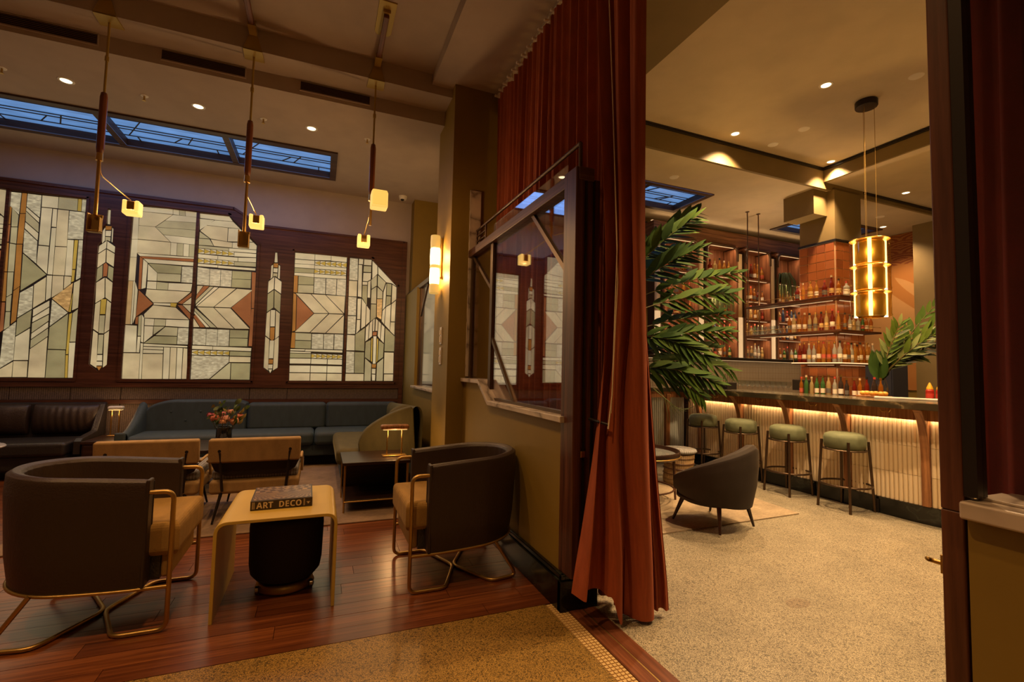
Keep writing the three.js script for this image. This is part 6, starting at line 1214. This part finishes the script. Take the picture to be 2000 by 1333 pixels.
// ================================================================ PLANTS
const leafletG = grid((u, v) => { const w = 0.5 * Math.pow(Math.sin(Math.PI * Math.pow(v, 0.75)), 0.85); return [(u - 0.5) * 2 * w * 0.30, v, Math.abs(u - 0.5) * 2 * 0.05 * w - 0.10 * v * v]; }, 2, 6);
function frond(parent, S, T, sag, pairs, len, mats, side, droop = 0.5) {
  const a = V(...S), b = V(...T), m = a.clone().lerp(b, 0.5); m.y += sag;
  const c = new THREE.QuadraticBezierCurve3(a, m, b), f = new THREE.Group(); f.name = 'frond'; parent.add(f);
  mesh('rachis', sweep(c.getPoints(14), k => 0.009 * (1 - 0.75 * k), 6), M.stem, f);
  for (let i = 0; i < pairs; i++) {
    const k = 0.22 + 0.76 * i / (pairs - 1), p = c.getPoint(k), t = c.getTangent(k), L = len * (0.55 + 0.75 * Math.sin(Math.PI * (0.15 + 0.75 * k)) * 0.8);
    for (const s of [-1, 1]) {
      const out = t.clone().cross(side).normalize().multiplyScalar(s), d = t.clone().multiplyScalar(0.95 + 0.5 * k + rr(-0.2, 0.2)).addScaledVector(out, 0.65 + rr(-0.2, 0.2)).add(V(0, -droop * (0.25 + rr(0, 0.35)), 0)).addScaledVector(side, rr(-0.25, 0.25)).normalize();
      const q = mesh('leaflet', leafletG, mats[Math.floor(rnd() * mats.length)], f); q.position.copy(p);
      const up = side.clone().multiplyScalar(rr(0.5, 1)).add(V(0, 0.8, 0)), z = d.clone().cross(up).cross(d).normalize(), x = d.clone().cross(z).normalize();
      q.quaternion.setFromRotationMatrix(new THREE.Matrix4().makeBasis(x, d, z)); q.scale.set(L, L, L);
    }
  }
  return f;
}
{
  const t = thing('palm', 'large leafy green palm standing beside the rust curtain', 'plant', [3.55, 0, -4.98]);
  mesh('pot', lathe([[0, 0], [0.20, 0], [0.24, 0.42], [0.22, 0.42], [0.19, 0.36], [0, 0.36]], 30), std([0.30, 0.22, 0.14], 0.6), t);
  for (const [x, z, h] of [[0, 0, 2.8], [0.06, 0.05, 2.2], [-0.05, 0.04, 1.8]]) mesh('trunk', sweep([V(x, 0.36, z), V(x * 1.5, 1.0, z), V(x * 2, h * 0.8, z), V(x * 2 + 0.02, h, z)], 0.02, 8), M.stem, t);
  const mats = [M.leaf, M.leaf2, M.leaf3, M.leaf], side = V(-0.35, 0.15, 0.92).normalize(), Y = y => 1.32 + (y - 1.32) * 1.151;
  for (const [sy, tx, ty, tz, sg] of [[2.45, 0.86, 3.17, 0.15, 0.10], [2.40, 0.62, 3.0, 0.35, 0.08], [2.3, 1.02, 2.82, -0.1, 0.14], [2.1, 1.42, 2.50, 0.25, 0.10], [1.95, 1.15, 2.22, 0.4, 0.12], [1.75, 1.38, 2.02, 0.1, 0.10], [1.6, 1.05, 1.78, 0.4, 0.12], [1.5, 1.30, 1.62, 0.0, 0.10], [1.4, 1.22, 1.36, 0.3, 0.14], [1.35, 0.85, 1.22, 0.45, 0.14], [1.3, 0.95, 1.05, 0.15, 0.2], [2.2, 0.5, 2.6, 0.5, 0.1], [1.7, 0.6, 1.5, 0.55, 0.15]])
    frond(t, [0.05, Y(sy), 0.02], [tx * 1.151, Y(ty), tz * 1.151], sg * 1.151, 11, 0.31, mats, side, 0.6);
  // thin drooping palm blades low down
  for (let k = 0; k < 9; k++) { const bl = mesh('blade', sweep([V(0.2, 1.12, 0.3), V(0.36 + 0.03 * k, 1.0 - 0.02 * k, 0.32), V(0.40 + 0.045 * k, 0.72 + 0.025 * k, 0.34 + 0.01 * k)], q => 0.007 * (1 - 0.8 * q), 5), M.fern, t); }
}
{
  const t = thing('bamboo_palm', 'airy potted palm on the right part of the bar ledge', 'plant', [5.95, 1.06, -3.45]);
  mesh('vase', lathe([[0, 0], [0.06, 0], [0.085, 0.1], [0.06, 0.22], [0.05, 0.25], [0.045, 0.25], [0.05, 0.2], [0, 0.03]], 24), M.glass, t);
  const mats = [M.leaf2, M.fern, M.leaf], side = V(-0.85, 0.2, 0.5).normalize();
  for (const [a, b, c, s] of [[0.25, 1.05, 0.42, 0.1], [0.10, 0.95, 0.65, 0.12], [0.05, 0.78, 0.62, 0.14], [0.2, 0.62, 0.5, 0.16], [-0.05, 0.85, 0.25, 0.1], [0.1, 0.50, 0.35, 0.18]]) frond(t, [0, 0.22, 0], [a, b, c], s, 9, 0.17, mats, side, 0.3);
  for (let k = 0; k < 5; k++) { const q = mesh('broad_leaf', leafletG, M.leaf3, t); q.position.set(0.02 * k - 0.05, 0.22, 0.02); q.rotation.set(0.4 * Math.sin(k * 2), k * 1.3, -0.5 + 0.25 * k); q.scale.set(0.55, 0.36, 0.36); }
}
function hangingFern(label, pos, r0, drop) {
  const t = thing('hanging_fern', label, 'plant', pos, 0, 'trailing ferns in the back bar');
  mesh('pot', lathe([[0, 0], [0.06, 0], [0.075, 0.10], [0, 0.10]], 18), M.bronze, t);
  const L = []; for (let k = 0; k < 90; k++) { const a = k * 2.4, q = 0.4 + 0.6 * hash(k, 2, 9), R_ = r0 * q; L.push(sweep([V(0, 0.10, 0), V(R_ * 0.6 * Math.cos(a), 0.17, R_ * 0.6 * Math.sin(a)), V(R_ * Math.cos(a), 0.03, R_ * Math.sin(a)), V(R_ * 1.08 * Math.cos(a), -drop * (0.4 + 0.6 * hash(k, 4, 9)), R_ * 1.08 * Math.sin(a))], w => 0.012 * (1 - 0.8 * w), 4)); }
  const f = mesh('foliage', L, M.fern, t); f.userData.kind = 'stuff';
}
hangingFern('trailing fern hanging between the back cabinets behind the palm', [6.35, 2.621, -6.12], 0.21, 0.30);
hangingFern('dark trailing fern on the fourth cabinet next to the tiled column', [7.82, 3.001, -6.12], 0.22, 0.34);
renderer.render(scene, camera);
